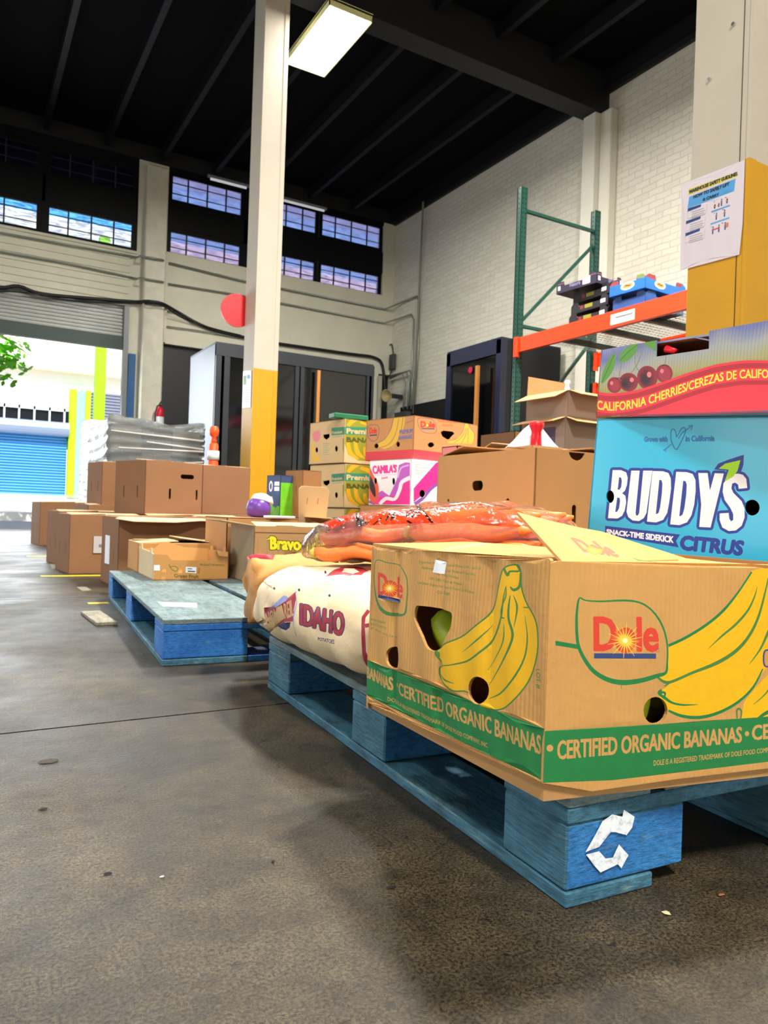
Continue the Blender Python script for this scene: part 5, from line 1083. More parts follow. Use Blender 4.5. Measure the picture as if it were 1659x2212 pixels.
def premium(py, z0, label, h=.262, px=745, top=True):
    c = cart('banana_carton', label, px, py, 4.4, 7.8, (.5, .385, h), z0, base=mat('pale_tan_board', 'D0B080', .7, .05, 5), holesL=None, holesF=None, group=None)
    dy = (1103-(py-1)-199)*0
    oy = (py-904)*4.366
    fL = lambda x, y: c.px_left(660+x/4.366, 890+(y+oy)/4.366); fF = lambda x, y: c.px_front(660+x/4.366, 890+(y+oy)/4.366)
    s1 = [conv(s_poly(G1, [(245, 150), (385, 138), (385, 210), (245, 222)]), fL), conv(s_text(mat('pale_tan_board', 'D0B080'), 'Premium', ((250, 208), (345, 200), (250, 182), (345, 172)), grow=1), fL), conv(s_stroke(GRP, [(250, 236), (345, 228)], 10, False), fL),
          conv(s_poly(PKP, [(65, 215), (85, 185), (130, 178), (140, 240), (110, 285), (75, 265)], True), fL), conv(s_poly(YB2, [(55, 300), (75, 290), (95, 400), (145, 440), (140, 465), (60, 468)]), fL)]
    for i in range(7): s1.append(conv(s_stroke(GRP, [(165, 300+i*17), (235-(i % 3)*12, 297+i*17)], 6, False), fL))
    s1 += [conv(s_poly(OLB, [(350, 250), (400, 240), (400, 460), (375, 440), (350, 350)]), fL)]
    s1 += [conv(s_poly('HOLE', [(165, 215), (225, 205), (228, 235), (200, 262), (170, 245)]), fL), conv(s_ell('HOLE', (105, 358), 13, 24), fL), conv(s_ell('HOLE', (290, 347), 14, 28), fL)]
    c.left(s1, base=c.base)
    s2 = [conv(s_poly(OLB, [(380, 60), (580, 70), (700, 90), (700, 460), (500, 460), (400, 400), (370, 300)]), fF)]
    for p in ([(400, 260), (420, 380), (500, 445)], [(470, 280), (490, 380), (560, 440)], [(400, 130), (450, 80), (500, 70)], [(560, 330), (570, 400), (620, 430)], [(520, 90), (600, 120), (640, 160)]): s2.append(conv(s_stroke(GOLD, p, [30, 44, 14]), fF))
    s2 += [conv(s_poly(G1, [(360, 138), (700, 150), (700, 222), (360, 212)]), fF), conv(s_text(mat('pale_tan_board', 'D0B080'), 'Premium', ((390, 200), (680, 214), (390, 155), (680, 168)), grow=3), fF), conv(s_text(mat('dark_olive_print', '4A4A14', .6), 'BANANAS', ((390, 282), (760, 296), (390, 240), (760, 254)), grow=4), fF)]
    c.front(s2, base=c.base); return c
premium(904, .772, 'tan premium bananas carton with a green stripe, top of the stack beside the papaya carton')
premium(1004, .505, 'tan premium bananas carton with a green stripe, second from the top of its stack')
premium(1098, .238, 'tan premium bananas carton third from the top, mostly hidden by a raised flap')
cart('banana_carton', 'plain tan carton at the very bottom of the premium banana stack', 745, 904, 4.4, 7.8, (.5, .385, .236), 0, base=mat('pale_tan_board', 'D0B080'))
q = atD(775, 905, 4.35); o = G().box((-.13, -.02, 0), (.1, .06, .03), .004).build('green_bag', mat('green_plastic', '1E6A44', .35), None); o.location = (q[0]+.02, q[1]+.12, 1.0365); tag(o, 'folded green plastic bag on top of the premium banana carton', 'bag')

# small fruit tray and closed carton on the farther pallet
q = atZ(330, 1254, .142)
TR = Carton('fruit_tray', 'small open cardboard fruit tray with cut-out sides on the farther blue pallet', 'tray', (q[0], q[1], .1425), -2, (.345, .37, .128), base=mat('honey_board', 'C89050', .75, .06, 8))
TB_ = TR.base
z7 = lambda x, y: (200+x/3.318, 1080+y/3.318)
fF = lambda x, y: TR.px_front(*z7(x, y)); fL = lambda x, y: TR.px_left(*z7(x, y))
fo = [fF(418, 574), fF(952, 592), fF(950, 408), fF(905, 400), fF(890, 365), fF(872, 366), fF(866, 408), fF(850, 436), fF(690, 432), fF(565, 432), fF(535, 392), fF(438, 388)]
fo[0] = (0, 0); fo[1] = (.345, 0); fo[2] = (.345, fo[2][1]); fo[-1] = (0, fo[-1][1])
DKP = mat('dim_green_brown_print', '6A5A28', .7)
sF = [conv(s_poly(PAPER, [(438, 466), (482, 466), (482, 506), (436, 504)]), fF), conv(s_poly(PAPER, [(668, 478), (745, 482), (742, 526), (666, 520)]), fF), conv(s_stroke(BLK, [(680, 492), (715, 495)], 6, False), fF), conv(s_stroke(BLK, [(682, 510), (735, 513)], 8, False), fF),
      conv(s_stroke(mat('leaf_outline_print', '5A7A28', .7), [(548, 460), (560, 490), (595, 512), (612, 490), (585, 475), (556, 480)], 6), fF), conv(s_text(DKP, 'Green Fruit', ((585, 555), (760, 562), (585, 530), (760, 537)), grow=1.2), fF), conv(s_text(DKP, 'PRODUCT OF MEXICO', ((770, 470), (945, 474), (770, 458), (945, 462)), grow=.6), fF)]
for a in ((515, 510), (630, 514), (508, 566), (622, 570), (748, 574), (858, 578)): sF.append(conv(s_poly('HOLE', [(a[0]-16, a[1]+8), (a[0]-14, a[1]-10), (a[0], a[1]-17), (a[0]+14, a[1]-10), (a[0]+15, a[1]+8)]), fF))
sF.append(conv(s_poly('HOLE', [(754, 488), (770, 488), (768, 530), (752, 530)]), fF))
panel('end_panel', TR.t, (0, 0, 0), (1, 0, 0), (0, 0, 1), fo, sF, .004, None, TB_, CARDI)
d_ = TR.d; lo = [(0, 0), (d_, 0), (d_, .118), (d_-.05, .122), (d_-.055, .142), (d_-.085, .142), (d_-.09, .124), (.08, .128), (.075, .15), (.04, .15), (.035, .13), (0, .13)]
panel('side_panel', TR.t, (0, d_, 0), (0, -1, 0), (0, 0, 1), lo, [conv(s_poly(mat('grey_green_text_print', '98A080'), [(245, 470), (330, 540), (330, 560), (250, 500)]), fL)], .004, None, mat('pale_honey_board', 'D8BC94', .75, .05, 8), CARDI)
panel('side_panel', TR.t, (.345, 0, 0), (0, 1, 0), (0, 0, 1), lo, (), .004, None, TB_, mat('inner_honey', 'D6A462', .8)); panel('end_panel', TR.t, (.345, d_, 0), (-1, 0, 0), (0, 0, 1), [(0, 0), (.345, 0), (.345, .12), (.27, .125), (.24, .155), (.2, .155), (.12, .13), (0, .125)], (), .004, None, TB_, mat('inner_honey', 'D6A462'))
panel('bottom_panel', TR.t, (0, d_, 0.001), (1, 0, 0), (0, -1, 0), rect(.345, d_), (), .004, None, TB_, CARDI)
q = TR.M @ Vector((.0, .40, 0)); FB2 = Carton('fruit_carton', 'flat closed cardboard fruit carton right behind the small open tray', 'carton', (q[0], q[1], .1425), -2, (.43, .30, .15), base=TB_); FB2.left(); FB2.front([s_stroke(DKP, [(.3, .11), (.42, .11)], .008, False)]); FB2.rest(); FB2.flap('left', .2, 3, base=CARDP); FB2.flap('right', .22, 7, base=CARDP); FB2.flap('front', .12, -2, base=CARDP); FB2.flap('back', .12, 5, base=CARDP)

# avocado carton with open flaps, small goods standing behind it
q = atZ(545, 1261, .142); BR = Carton('avocado_carton', 'brown Bravocado carton with yellow script and open flaps on the farther blue pallet', 'carton', (q[0], q[1], .1425), 1, (.56, .31, .262), base=mat('mid_brown_board', 'B88A58', .75, .05, 8))
zB = lambda x, y: BR.px_front(500+x/2.9625, 860+y/2.9625); BKB = BR.base; YSC = mat('yellow_script_print', 'F2E020', .5)
fr = [conv(s_stroke(mat('brown_line_print', '6A4A30', .7), [(130, 1160), (150, 860), (700, 872)], 8, False), zB), conv(s_stroke(BLK, [(225, 905), (265, 900), (275, 950)], 15), zB), conv(s_text(BLK, 'Bravocado', ((250, 966), (600, 980), (250, 888), (600, 905)), grow=9), zB), conv(s_stroke(YSC, [(225, 905), (265, 900), (275, 950)], 8), zB), conv(s_text(YSC, 'Bravocado', ((250, 966), (600, 980), (250, 888), (600, 905)), grow=4.5), zB)]
fr.append(conv(s_ell('HOLE', (378, 992), 45, 13), zB))
for x in (170, 230, 300): fr.append(conv(s_stroke(mat('faint_line_print', 'A07848', .7), [(x, 900), (x-5, 1160)], 3, False), zB))
BR.front(fr, base=BKB); BR.left((), base=mat('greyed_board', 'A0886A', .75, .08, 6)); BR.rest()
BR.flap('left', .15, 172, base=CARDP, back=CARDP); BR.flap('front', .12, 8, base=CARDP, outline=[(.01, 0), (.10, 0), (.12, .03), (.2, .03), (.22, 0), (.34, 0), (.36, .03), (.44, .03), (.46, 0), (.55, 0), (.53, .12), (.03, .12)])
BR.flap('back', .17, 78, base=CARDP, back=CARDP, outline=[(.05, 0), (.09, 0), (.1, .02), (.13, .02), (.14, 0), (.20, 0), (.225, .19), (.21, .205), (.07, .205), (.05, .19)], shapes=[pill((.11, .13), .006, .035), pill((.17, .13), .006, .035)]); BR.flap('right', .18, 15, base=CARDP)
KK = Carton('brown_carton', 'low brown carton behind the avocado carton, under the small upright cartons', 'carton', (BR.t.location.x-.02, BR.t.location.y+.33, .1425), 0, (.66, .36, .292), base=TAN); KK.left(); KK.front(); KK.rest(); KK.top()
zt_ = .4365
c = cart('small_carton', 'small upright brown carton with two slits standing behind the avocado carton', 652, 1100, 3.98, 16, (.13, .15, .262), zt_, holesL=[pill((.045, .15), .005, .05), pill((.095, .15), .005, .05)])
NVB = mat('navy_coated_board', '3E4E78', .4, .1, 10); LGB = mat('grass_green_print', '6CC02C', .4, .2, 30)
q = atD(604, 1100, 3.98); c = Carton('grass_seed_carton', 'navy and green printed box with a round white badge beside the small upright carton', 'carton', (q[0], q[1], zt_), 14, (.09, .125, .23), base=NVB)
rn = random.Random(2); gr = [s_poly(LGB, [(-.01, -.01), (.2, -.01)]+[(.2-.01*i, .045+.03*rn.random()) for i in range(22)]), s_ell(PAPER, (.037, .17), .017, .03), s_ell(NVB, (.037, .17), .009, .018), s_poly(PAPER, [(.07, .145), (.115, .145), (.115, .195), (.07, .195)]), s_stroke(NVB, [(.07, .17), (.115, .17)], .006, False), s_poly(mat('pale_lime_print', 'C8E08A', .5), [(.025, .09), (.055, .09), (.055, .115), (.025, .115)])]
c.left(gr, base=NVB, outline=[(0, 0), (.125, 0), (.125, .23), (.11, .222), (.1, .23), (.07, .222), (.045, .23), (.03, .222), (0, .23)]); c.front([s_poly(LGB, [(-.01, -.01), (.2, -.01), (.2, .19), (-.01, .19)])], base=NVB); c.rest(); c.top()
q = atD(552, 1105, 3.9); jg = thing('detergent_jug', 'purple jug with a white top lying beside the navy and green box', 'jug', (q[0]+.02, q[1]+.01, zt_), .3)
G().lathe([(.03, 0), (.06, .01), (.066, .05), (.055, .085), (.03, .10)], n=20).build('body', mat('purple_plastic', '6A3F9C', .3), jg, True)
G().lathe([(.056, .084), (.062, .09), (.05, .115), (.02, .128)], n=20, M=Matrix.Rotation(.25, 4, 'Y')).build('cap', mat('white_plastic', 'F2F2F6', .3), jg, True)
q = atD(597, 1112, 3.8); o = G().box((-.06, -.03, 0), (.09, .05, .012), .004).build('white_tray', mat('white_plastic', 'F2F2F6'), None); o.location = (q[0]+.0, q[1]-.03, zt_+.0005); o.rotation_euler = (0, 0, .3); tag(o, 'low white plastic tray in front of the navy and green box', 'tray')

# plain brown cartons standing on the marked floor
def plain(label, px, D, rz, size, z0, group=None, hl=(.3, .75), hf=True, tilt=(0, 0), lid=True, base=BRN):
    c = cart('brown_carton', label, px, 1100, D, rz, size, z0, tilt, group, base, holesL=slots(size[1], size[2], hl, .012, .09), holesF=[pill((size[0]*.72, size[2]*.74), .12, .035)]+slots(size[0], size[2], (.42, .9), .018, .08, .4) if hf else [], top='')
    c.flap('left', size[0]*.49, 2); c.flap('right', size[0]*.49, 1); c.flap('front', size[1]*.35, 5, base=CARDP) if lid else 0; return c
PE = plain('brown carton with a white paper label on its end, standing on the yellow floor line', 152, 4.96, 5, (.48, .42, .40), 0, hf=False)
e_ = PE
G().box((.155, -.006, .14), (.35, -.002, .255)).build('paper_label', mat('grey_label', 'B9B2B4', .6), e_.t); G().poly([(.19, -.0075, .18), (.32, -.0075, .18), (.32, -.0075, .20), (.19, -.0075, .20)]).build('label_text', mat('label_ink', '77737A', .6), e_.t)
plain('brown carton right behind the one with the white paper label', 128, 5.60, 5, (.60, .42, .41), 0, hf=False)
plain('leftmost brown carton on the floor, farthest back near the open roller door', 87, 8.0, 5, (.75, .5, .47), 0)
FF = plain('brown carton behind the small open fruit tray, on the floor beyond the farther pallet', 258, 4.25, 3, (.76, .42, .405), 0, hf=False, lid=False); FF.flap('front', .14, 193, base=CARDP, back=CARDP, outline=[(.0, 0), (.66, 0), (.64, .05), (.46, .05), (.3, .10), (.06, .10), (-.03, .04)])
G().box((-.006, .2, .12), (-.001, .3, .29)).build('paper_label', PAPER, FF.t)
plain('brown carton on the floor under the carton stack with the long hand hole', 240, 5.62, 3, (.70, .44, .405), 0, hf=False).t.location = (1.19, 5.42, 0)
PB = plain('upper brown carton with a long hand hole and two slots, above the fruit tray', 312, 5.4, 20, (.50, .41, .40), .409)
for k, (u, v) in enumerate(((.2, .17), (.43, .17))):
    pass
plain('brown carton on the floor at the right under the upper cartons', 425, 6.0, 6, (.62, .45, .42), 0, hf=False).t.location = (1.74, 6.0, 0)
plain('upper brown carton to the right, with one dark slot near its right edge', 436, 6.08, 8, (.43, .40, .40), .424, hf=False)
plain('brown carton on the floor behind the row, holding a narrow carton', 190, 6.75, 6, (.72, .48, .462), 0, hf=False)
plain('narrow brown carton on the rear row, left of the upper carton with hand hole', 218, 6.85, 10, (.5, .40, .40), .466)

# stretch-wrapped load
q = atD(232, 1100, 9.0); WP = thing('wrapped_pallet_load', 'dark pallet load wrapped in shiny clear stretch film near the rear door', 'pallet load', (q[0], q[1], 0), math.radians(10))
g = G()
for i in range(3): g.box((i*.53, 0, 0), (i*.53+.12, .96, .12))
g.box((0, 0, .12), (1.18, .96, .14)); g.build('pallet_base', BLUE_WORN, WP)
bxn = 0
for i in range(3):
    for k in range(4): G().box((.02+i*.395, .03, .142+k*.33), (.02+i*.395+.385, .93, .142+k*.33+.32), .004).build('wrapped_box', mat(('dark_load_board', 'load_board_brown')[(i+k) % 2], ('3A322C', '6E5E50')[(i+k) % 2], .8), WP)
WRAP = fm('stretch_wrap', (.8, .8, .8), .2, 'DDE6E8')
g = G(); rn = random.Random(9); N_, K_ = 56, 60; ring0 = None
per = [(-.02, -.02), (1.24, -.02), (1.24, 1.0), (-.02, 1.0)]
def perim(t):
    t = (t % 1)*4; i = int(t); f_ = t-i; a, b = per[i], per[(i+1) % 4]; return (a[0]+(b[0]-a[0])*f_, a[1]+(b[1]-a[1])*f_)
for k in range(K_+1):
    z = .10+k/K_*1.42; ring = []
    for i in range(N_):
        t = i/N_; x_, y_ = perim(t); wv_ = .010*math.sin(z*62+6*math.sin(t*6.28+z*3)+t*20)*(.6 if y_ < 0 else 1)+.008*rn.uniform(-1, 1); cx_, cy_ = .61, .49
        bulge = 1+.06*max(0, .8-z)/.8*(1 if x_ < .01 else .3); ring.append(g.b.verts.new((cx_+(x_-cx_)*bulge+(wv_ if x_ < .05 or x_ > 1.2 else 0), cy_+(y_-cy_)+(wv_ if y_ < .05 or y_ > .95 else 0), z+(.03*math.sin(t*25)+.05*(1 if t < .02 or .2 < t < .3 else 0) if k == K_ else 0))))
    if ring0:
        for i in range(N_): g.b.faces.new((ring0[i], ring0[(i+1) % N_], ring[(i+1) % N_], ring[i]))
    ring0 = ring
c_ = g.b.verts.new((.6, .5, 1.5))
for i in range(N_): g.b.faces.new((ring0[i], ring0[(i+1) % N_], c_))
g.build('stretch_film', WRAP, WP, True)
for z0_, z1_, x0_ in ((1.26, 1.22, .45), (1.16, 1.19, .1), (.98, 1.05, .55), (.9, .97, .2), (1.36, 1.33, .0)): g = G(); g.poly([(x0_, -.034, z0_), (1.22, -.034, z1_), (1.22, -.034, z1_+.022), (x0_, -.034, z0_+.012)]); g.build('film_band', mat('tight_film_band', 'D8D2CC', .25), WP)
# orange delineator post
q = atD(457, 1100, 6.95); DP = thing('traffic_delineator', 'orange traffic delineator post with white reflective bands behind the upper cartons', 'traffic post', (q[0], q[1], 0))
ORN = mat('orange_plastic', 'F0521C', .4); RW = mat('reflective_white', 'E4E4DE', .3)
G().lathe([(.2, 0), (.2, .03), (.09, .07), (.075, .1)], n=8).build('base', mat('black_rubber', '151515', .8), DP)
G().lathe([(.075, .09), (.055, .6), (.042, 1.06), (.03, 1.08)], n=20).build('post', ORN, DP, True); G().lathe([(.02, 1.08), (.028, 1.10), (.018, 1.13), (.04, 1.15), (.046, 1.2), (.03, 1.235)], n=16).build('handle', ORN, DP, True)
for z in (.74, .92): G().lathe([(.056-.00*z, z), (.0535, z+.085)], n=20).build('reflective_band', RW, DP, True)

# goods behind and right of the big brown carton
PNK = mat('pink_board', 'E88080', .6)
pk = cart('pink_carton', 'salmon pink carton edge showing behind the large plain brown carton', 988, 958, 3.3, 0, (.22, .12, .262), .532, base=PNK); pk2 = cart('brown_carton', 'tall brown carton supporting the salmon pink carton', 988, 958, 3.3, 0, (.22, .12, .53), 0, base=TAN)
q = atD(1150, 958, 3.32); fz_ = Carton('brown_carton', 'tan open carton with half-round cut-outs in its rim, beyond the large plain carton', 'carton', (q[0], q[1], .41), -3, (.50, .42, .40), base=mat('bright_tan_board', 'D2A46C', .8, .05, 5))
fz_.left(base=fz_.base); fz_.front([s_ell('HOLE', (fz_.px_front(1225, 960)[0], .40), .03, .045), s_ell('HOLE', (fz_.px_front(1283, 955)[0], .40), .03, .045)], base=fz_.base); fz_.rest(); fz_.flap('back', .1, 20, base=fz_.base)
cart('brown_carton', 'brown carton under the tan open carton with half-round cut-outs', 1150, 958, 3.32, -3, (.50, .42, .407), 0, base=TAN)
q = fz_.M @ Vector((.20, .25, 0)); bgw = thing('plastic_sack', 'white plastic sack with a bright red spout, standing in the tan open carton', 'bag', (q[0], q[1], .415), math.radians(-30))
W_ = mat('glossy_white_film', 'ECEAF0', .3, .05, 8, bump=.3, bscale=14); g = G()
V = []; 
g.lathe([(.10, 0), (.14, .1), (.155, .30), (.155, .39), (.10, .44), (.05, .50), (.02, .525)], n=26, M=Matrix.Diagonal((1, .6, 1, 1))); g.build('film_body', W_, bgw, True)
G().lathe([(.05, .39), (.028, .43), (.024, .49), (.036, .52), (.036, .535), (.02, .54)], n=20).build('spout', mat('red_plastic', 'E01828'), bgw, True)
bgw.children[1].location = (.0, -.075, -.01) if len(bgw.children) > 1 else (0, 0, 0)
# pair of opened cartons on a tall stack
for k, (h0, hh_) in enumerate(((0, .45), (.452, .44))):
    cart('brown_carton', ('brown carton at floor level of the tall stack below the two opened cartons', 'brown carton second from the floor in the tall stack beside the near column')[k], 1225, 900, 4.45, 2, (.42, .4, hh_), h0, base=BRN)
oc1 = cart('opened_carton', 'opened brown carton with drooping flaps and purple print, lower of the pair', 1222, 900, 4.45, 2, (.40, .38, .20), .894, base=mat('greyish_board', '9A8474', .8, .06, 5), top='', holesL=[s_poly(mat('dim_purple_print', '5A4860', .7), [(.2, .05), (.3, .05), (.3, .15), (.2, .15)])])
oc1.flap('left', .10, 198, base=TAN, back=TAN); oc1.flap('front', .1, 200, base=TAN, back=TAN); oc1.top(z=.196)
oc2 = cart('opened_carton', 'opened brown carton with drooping flaps, upper of the pair', 1228, 850, 4.47, 3, (.38, .36, .16), 1.10, base=mat('greyish_board', '9A8474'), top='')
oc2.flap('left', .12, 205, base=TAN, back=TAN); oc2.flap('front', .1, 200, base=TAN, back=TAN); oc2.top(z=.156)
oc2.flap('back', .13, 90, base=BRN)
q = atD(1243, 826, 4.45); o = G().lathe([(.012, 0), (.016, .02), (.012, .05), (.02, .06), (.014, .072)], n=12).build('white_nozzle', mat('white_plastic', 'F2F2F6'), None, True); o.location = (q[0]+.03, q[1]+.1, 1.2605); tag(o, 'small white plastic nozzle standing on the upper opened carton', 'nozzle')
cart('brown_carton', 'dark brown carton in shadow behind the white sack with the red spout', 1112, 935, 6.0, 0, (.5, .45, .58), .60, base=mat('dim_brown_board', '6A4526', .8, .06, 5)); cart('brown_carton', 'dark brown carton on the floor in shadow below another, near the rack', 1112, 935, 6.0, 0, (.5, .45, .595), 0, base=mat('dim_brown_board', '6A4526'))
# ================================================================== pallet rack and what stands on it
GRN = mat('green_rack_steel', '0F4034', .4, .1, 8); ORB = mat('orange_beam_paint', 'EE3F12', .4, .05, 6); DK = mat('dark_hole', '07100D', .8)
RX, RY, RD, RL = 5.07, 6.09, 1.07, 2.75
def upright(y, label):
    t = thing('rack_upright', label, 'rack upright', (RX, y, 0), 0)
    for i, x in enumerate((0, RD)):
        g = G(); g.box((x-.04, -.035, 0), (x+.04, -.031, 3.95)); g.box((x-.04, -.035, 0), (x-.036, .035, 3.95)); g.box((x+.036, -.035, 0), (x+.04, .035, 3.95)); g.box((x-.04, .022, 0), (x-.02, .035, 3.95)); g.box((x+.02, .022, 0), (x+.04, .035, 3.95))
        p = g.build('post', GRN, t); g = G()
        for k in range(76):
            z = .12+k*.0508
            for dx in (-.018, .018): g.cyl((x+dx, -.0362, z), (x+dx, -.0345, z), .009, n=8)
            g.cyl((x-.0412, .0, z), (x-.0395, .0, z), .009, n=8)
        h = g.build('punched_holes', DK, p); h['kind'] = 'stuff'; G().box((x-.07, -.06, 0), (x+.07, .06, .008)).build('base_plate', GRN, t)
    for a, b in ((.25, .25), (3.72, 3.72), (1.3, 1.3), (2.5, 2.5)): G().bar((.04, 0, a), (RD-.04, 0, b), .032, .032).build('cross_brace', GRN, t)
    for a, b in ((2.55, 3.55), (1.3, 2.45), (.3, 1.25)): G().bar((.04, 0, a), (RD-.04, 0, b), .03, .03).build('diagonal_brace', GRN, t)
    return t
upright(RY, 'green perforated rack upright standing nearest the rear of the hall')
upright(RY-RL-.08, 'green perforated rack upright hidden behind the near yellow column')
def beam(x, z, label, lab=False):
    t = thing('rack_beam', label, 'shelf beam', (x, RY-RL, z), 0); s_ = 1 if x > RX+.5 else -1
    g = G(); g.box((-.022, -.0, -.075), (.022, RL-.055, .075)); g.build('beam_body', ORB, t)
    g = G(); g.box((-.03*1-.02*(s_ < 0), RL-.055, -.12), (.03+.0, RL-.05, .08)); g.box((-.03-.015, RL-.10, -.125), (-.028, RL-.05, .08)); g.build('end_bracket', ORB, t)
    if lab:
        G().box((-.0245, RL-1.62, -.052), (-.0225, RL-1.35, .04)).build('shelf_label', PAPER, t); G().box((-.0262, RL-1.60, .0), (-.0247, RL-1.41, .012)).build('label_text', mat('label_ink', '77737A'), t)
    return t
beam(RX-.045, 2.27, 'orange front shelf beam of the rack with a white label', True); beam(RX+RD+.03, 2.27, 'orange rear shelf beam of the rack above the wire deck')
beam(RX+RD+.03, 1.93, 'lower orange rear beam of the rack seen beside the cherry carton')
wd = thing('wire_deck', 'grey wire mesh shelf deck lying on the orange rack beams', 'shelf deck', (RX, RY-RL, 2.347))
g = G()
for k in range(22): g.box((-.02+k*.051, .02, .0), (-.016+k*.051, RL-.06, .004))
for k in range(40): g.box((-.02, .02+k*.067, .004), (RD+.02, .024+k*.067, .008))
g.build('wire_mesh', mat('galvanised_wire', '8C8E8A', .4, metal=.5), wd)
for k in range(5): G().box((-.02, .25+k*.52, -.05), (RD+.02, .30+k*.52, -.001)).build('deck_support', mat('dark_green_channel', '14251F', .5), wd)
DTRY = mat('dark_plum_board', '262038', .5, .1, 8); BTRY = mat('blue_tray_board', '1F66C8', .45, .06, 8); BKT = mat('blackish_board', '15121A', .6)
def tray(name, label, x, y, z, rz, size, m, arts=(), group=None):
    c = Carton(name, label, 'tray', (x, y, z), rz, size, (0, 0), group, m); w_, d_, h_ = size
    ol = [(0, 0), (d_, 0), (d_, h_), (d_-.03, h_+.03), (d_-.09, h_+.03), (d_-.1, h_-.012), (.1, h_-.012), (.09, h_+.03), (.03, h_+.03), (0, h_)]
    of = [(q[0]*w_/d_, q[1]) for q in ol]
    c.left(arts, outline=ol, base=m); c.front([(s_[0], s_[1]) for s_ in arts], outline=of, base=m)
    panel('side_panel', c.t, (w_, 0, 0), (0, 1, 0), (0, 0, 1), ol, (), .004, None, m, m); panel('end_panel', c.t, (w_, d_, 0), (-1, 0, 0), (0, 0, 1), of, (), .004, None, m, m); panel('bottom_panel', c.t, (0, d_, 0.001), (1, 0, 0), (0, -1, 0), rect(w_, d_), (), .004, None, m, m); return c
def xp(px, x): q = atX(px, 640, x); return q
def arts(kind):
    if kind == 'plum': return [s_text(mat('pale_plum_print', '8A7CA8', .6), 'Nature', ((.17, .035), (.30, .035), (.17, .07), (.30, .07)), grow=.001), s_poly(PAPER, [(.02, .03), (.05, .03), (.05, .07), (.02, .07)]), s_poly(PAPER, [(.33, .02), (.42, .02), (.42, .09), (.33, .085)]), s_stroke(mat('thin_pink_print', 'A8505C', .6), [(0, .09), (.6, .09)], .005, False)]
    if kind == 'dark': return [s_poly(mat('dim_yellow_print', '8A8420', .6), [(.18, .03), (.28, .03), (.28, .075), (.18, .075)]), s_poly(mat('dim_red_print', '7A2430', .6), [(.12, .03), (.16, .03), (.16, .07), (.12, .07)]), s_poly(PAPER, [(.38, .035), (.44, .035), (.44, .07), (.38, .07)])]
    return [s_ell(PAPER, (.2, .06), .075, .035, 24), s_ell(mat('tan_oval_print', 'B08A48', .6), (.2, .06), .055, .022, 20), s_stroke(BLK, [(.17, .06), (.19, .064), (.21, .057), (.23, .062)], .008), s_poly(mat('berry_print', '8A3A38', .6), [(0, .095), (.15, .088), (.3, .1), (.5, .09), (.5, .2), (0, .2)]), s_poly(mat('leafy_print', '6A7A30', .6), [(.3, .1), (.38, .09), (.42, .13), (.3, .2)])]
zs = 2.3565
for k, lb in enumerate(('dark fruit tray at the bottom of the stack on the rack shelf', 'dark fruit tray second from the bottom on the rack shelf', 'dark fruit tray just below the plum coloured tray on the shelf')):
    tray('fruit_tray', lb, 5.13+.012*k, 4.90+.006*k, zs+k*.112, 2-2*k, (.34, .48, .078), BKT, arts('dark'), None)
tray('fruit_tray', 'plum coloured fruit tray with white labels, topmost of the stack on the rack shelf', 5.11, 5.03, zs+.338, 4, (.36, .50, .08), DTRY, arts('plum'))
tray('fruit_tray', 'dull blue fruit tray under the bright blue one on the rack shelf', 5.13, 4.47, zs, 2, (.52, .36, .115), mat('dull_blue_board', '2A4C8C', .5, .08, 8))
tray('berry_tray', 'bright blue berry tray with a white oval badge on the rack shelf', 5.10, 4.45, zs+.148, 3, (.56, .39, .10), BTRY, arts('blue'))

# ================================================================== dark steel enclosures
GST = mat('dark_grey_steel', '2B2E34', .4, .08, 3, metal=.2); GSL = mat('grey_painted_side', '767C8C', .4, .05, 2); NVS = mat('dark_navy_steel', '1C2038', .4, .06, 3); BKG = mat('smoked_glass', '08090B', .08, spec=.6); WOD = mat('light_wood_stick', 'B87A3A', .6, .12, 12, stretch=(8, 8, 1))
x0, x1, y0, y1, H_ = 3.02, 5.50, 10.0, 11.28, 2.72
ec = thing('steel_enclosure', 'long dark grey steel enclosure with glass doors along the rear wall', 'cabinet', (x0, y0, 0)); w_, d_ = x1-x0, y1-y0
G().box((0, 0, 0), (.012, d_, H_)).build('side_panel', GSL, ec); G().box((w_-.012, 0, 0), (w_, d_, H_)).build('side_panel', GST, ec); G().box((0, 0, H_), (w_, d_, H_+.03)).build('roof_panel', GST, ec); G().box((0, d_-.012, 0), (w_, d_, H_)).build('back_panel', GST, ec)
g = G()
for a in (0, .12, 1.18, 1.24, 2.36, 2.4): g.box((a, -.03, 0), (a+.08, .03, H_))
g.box((0, -.035, H_-.16), (w_, .03, H_)); g.box((0, -.03, 0), (w_, .03, .15)); g.build('front_frame', GST, ec)
for a, b in ((.2, 1.18), (1.32, 2.36)): G().box((a, -.004, .15), (b, .004, H_-.16)).build('glass_door', BKG, ec)
for z in (.9, 1.5, 2.1): G().box((.1, .2, z), (w_-.1, d_-.1, z+.03)).build('shelf', GST, ec)
def stick(px0, px1, py0, py1, y, label):
    a, b = atY((px0+px1)/2, py0, y), atY((px0+px1)/2, py1, y); hw = abs(atY(px1, py0, y)[0]-atY(px0, py0, y)[0])/2
    o = G().box((-hw, -.012, 0), (hw, .012, a[2])).build('wooden_stick', WOD); o.location = (a[0], y, 0); return tag(o, label, 'stick')
stick(686, 692, 800, 900, 9.9, 'light wooden pole leaning upright before the rear glass enclosure')
c0 = np.array([6.6, 8.34]); e2 = thing('steel_booth', 'dark navy steel booth with a glass side against the right wall', 'cabinet', (6.62, 8.30, 0)); w_, d_, H_ = 1.12, 1.34, 3.0
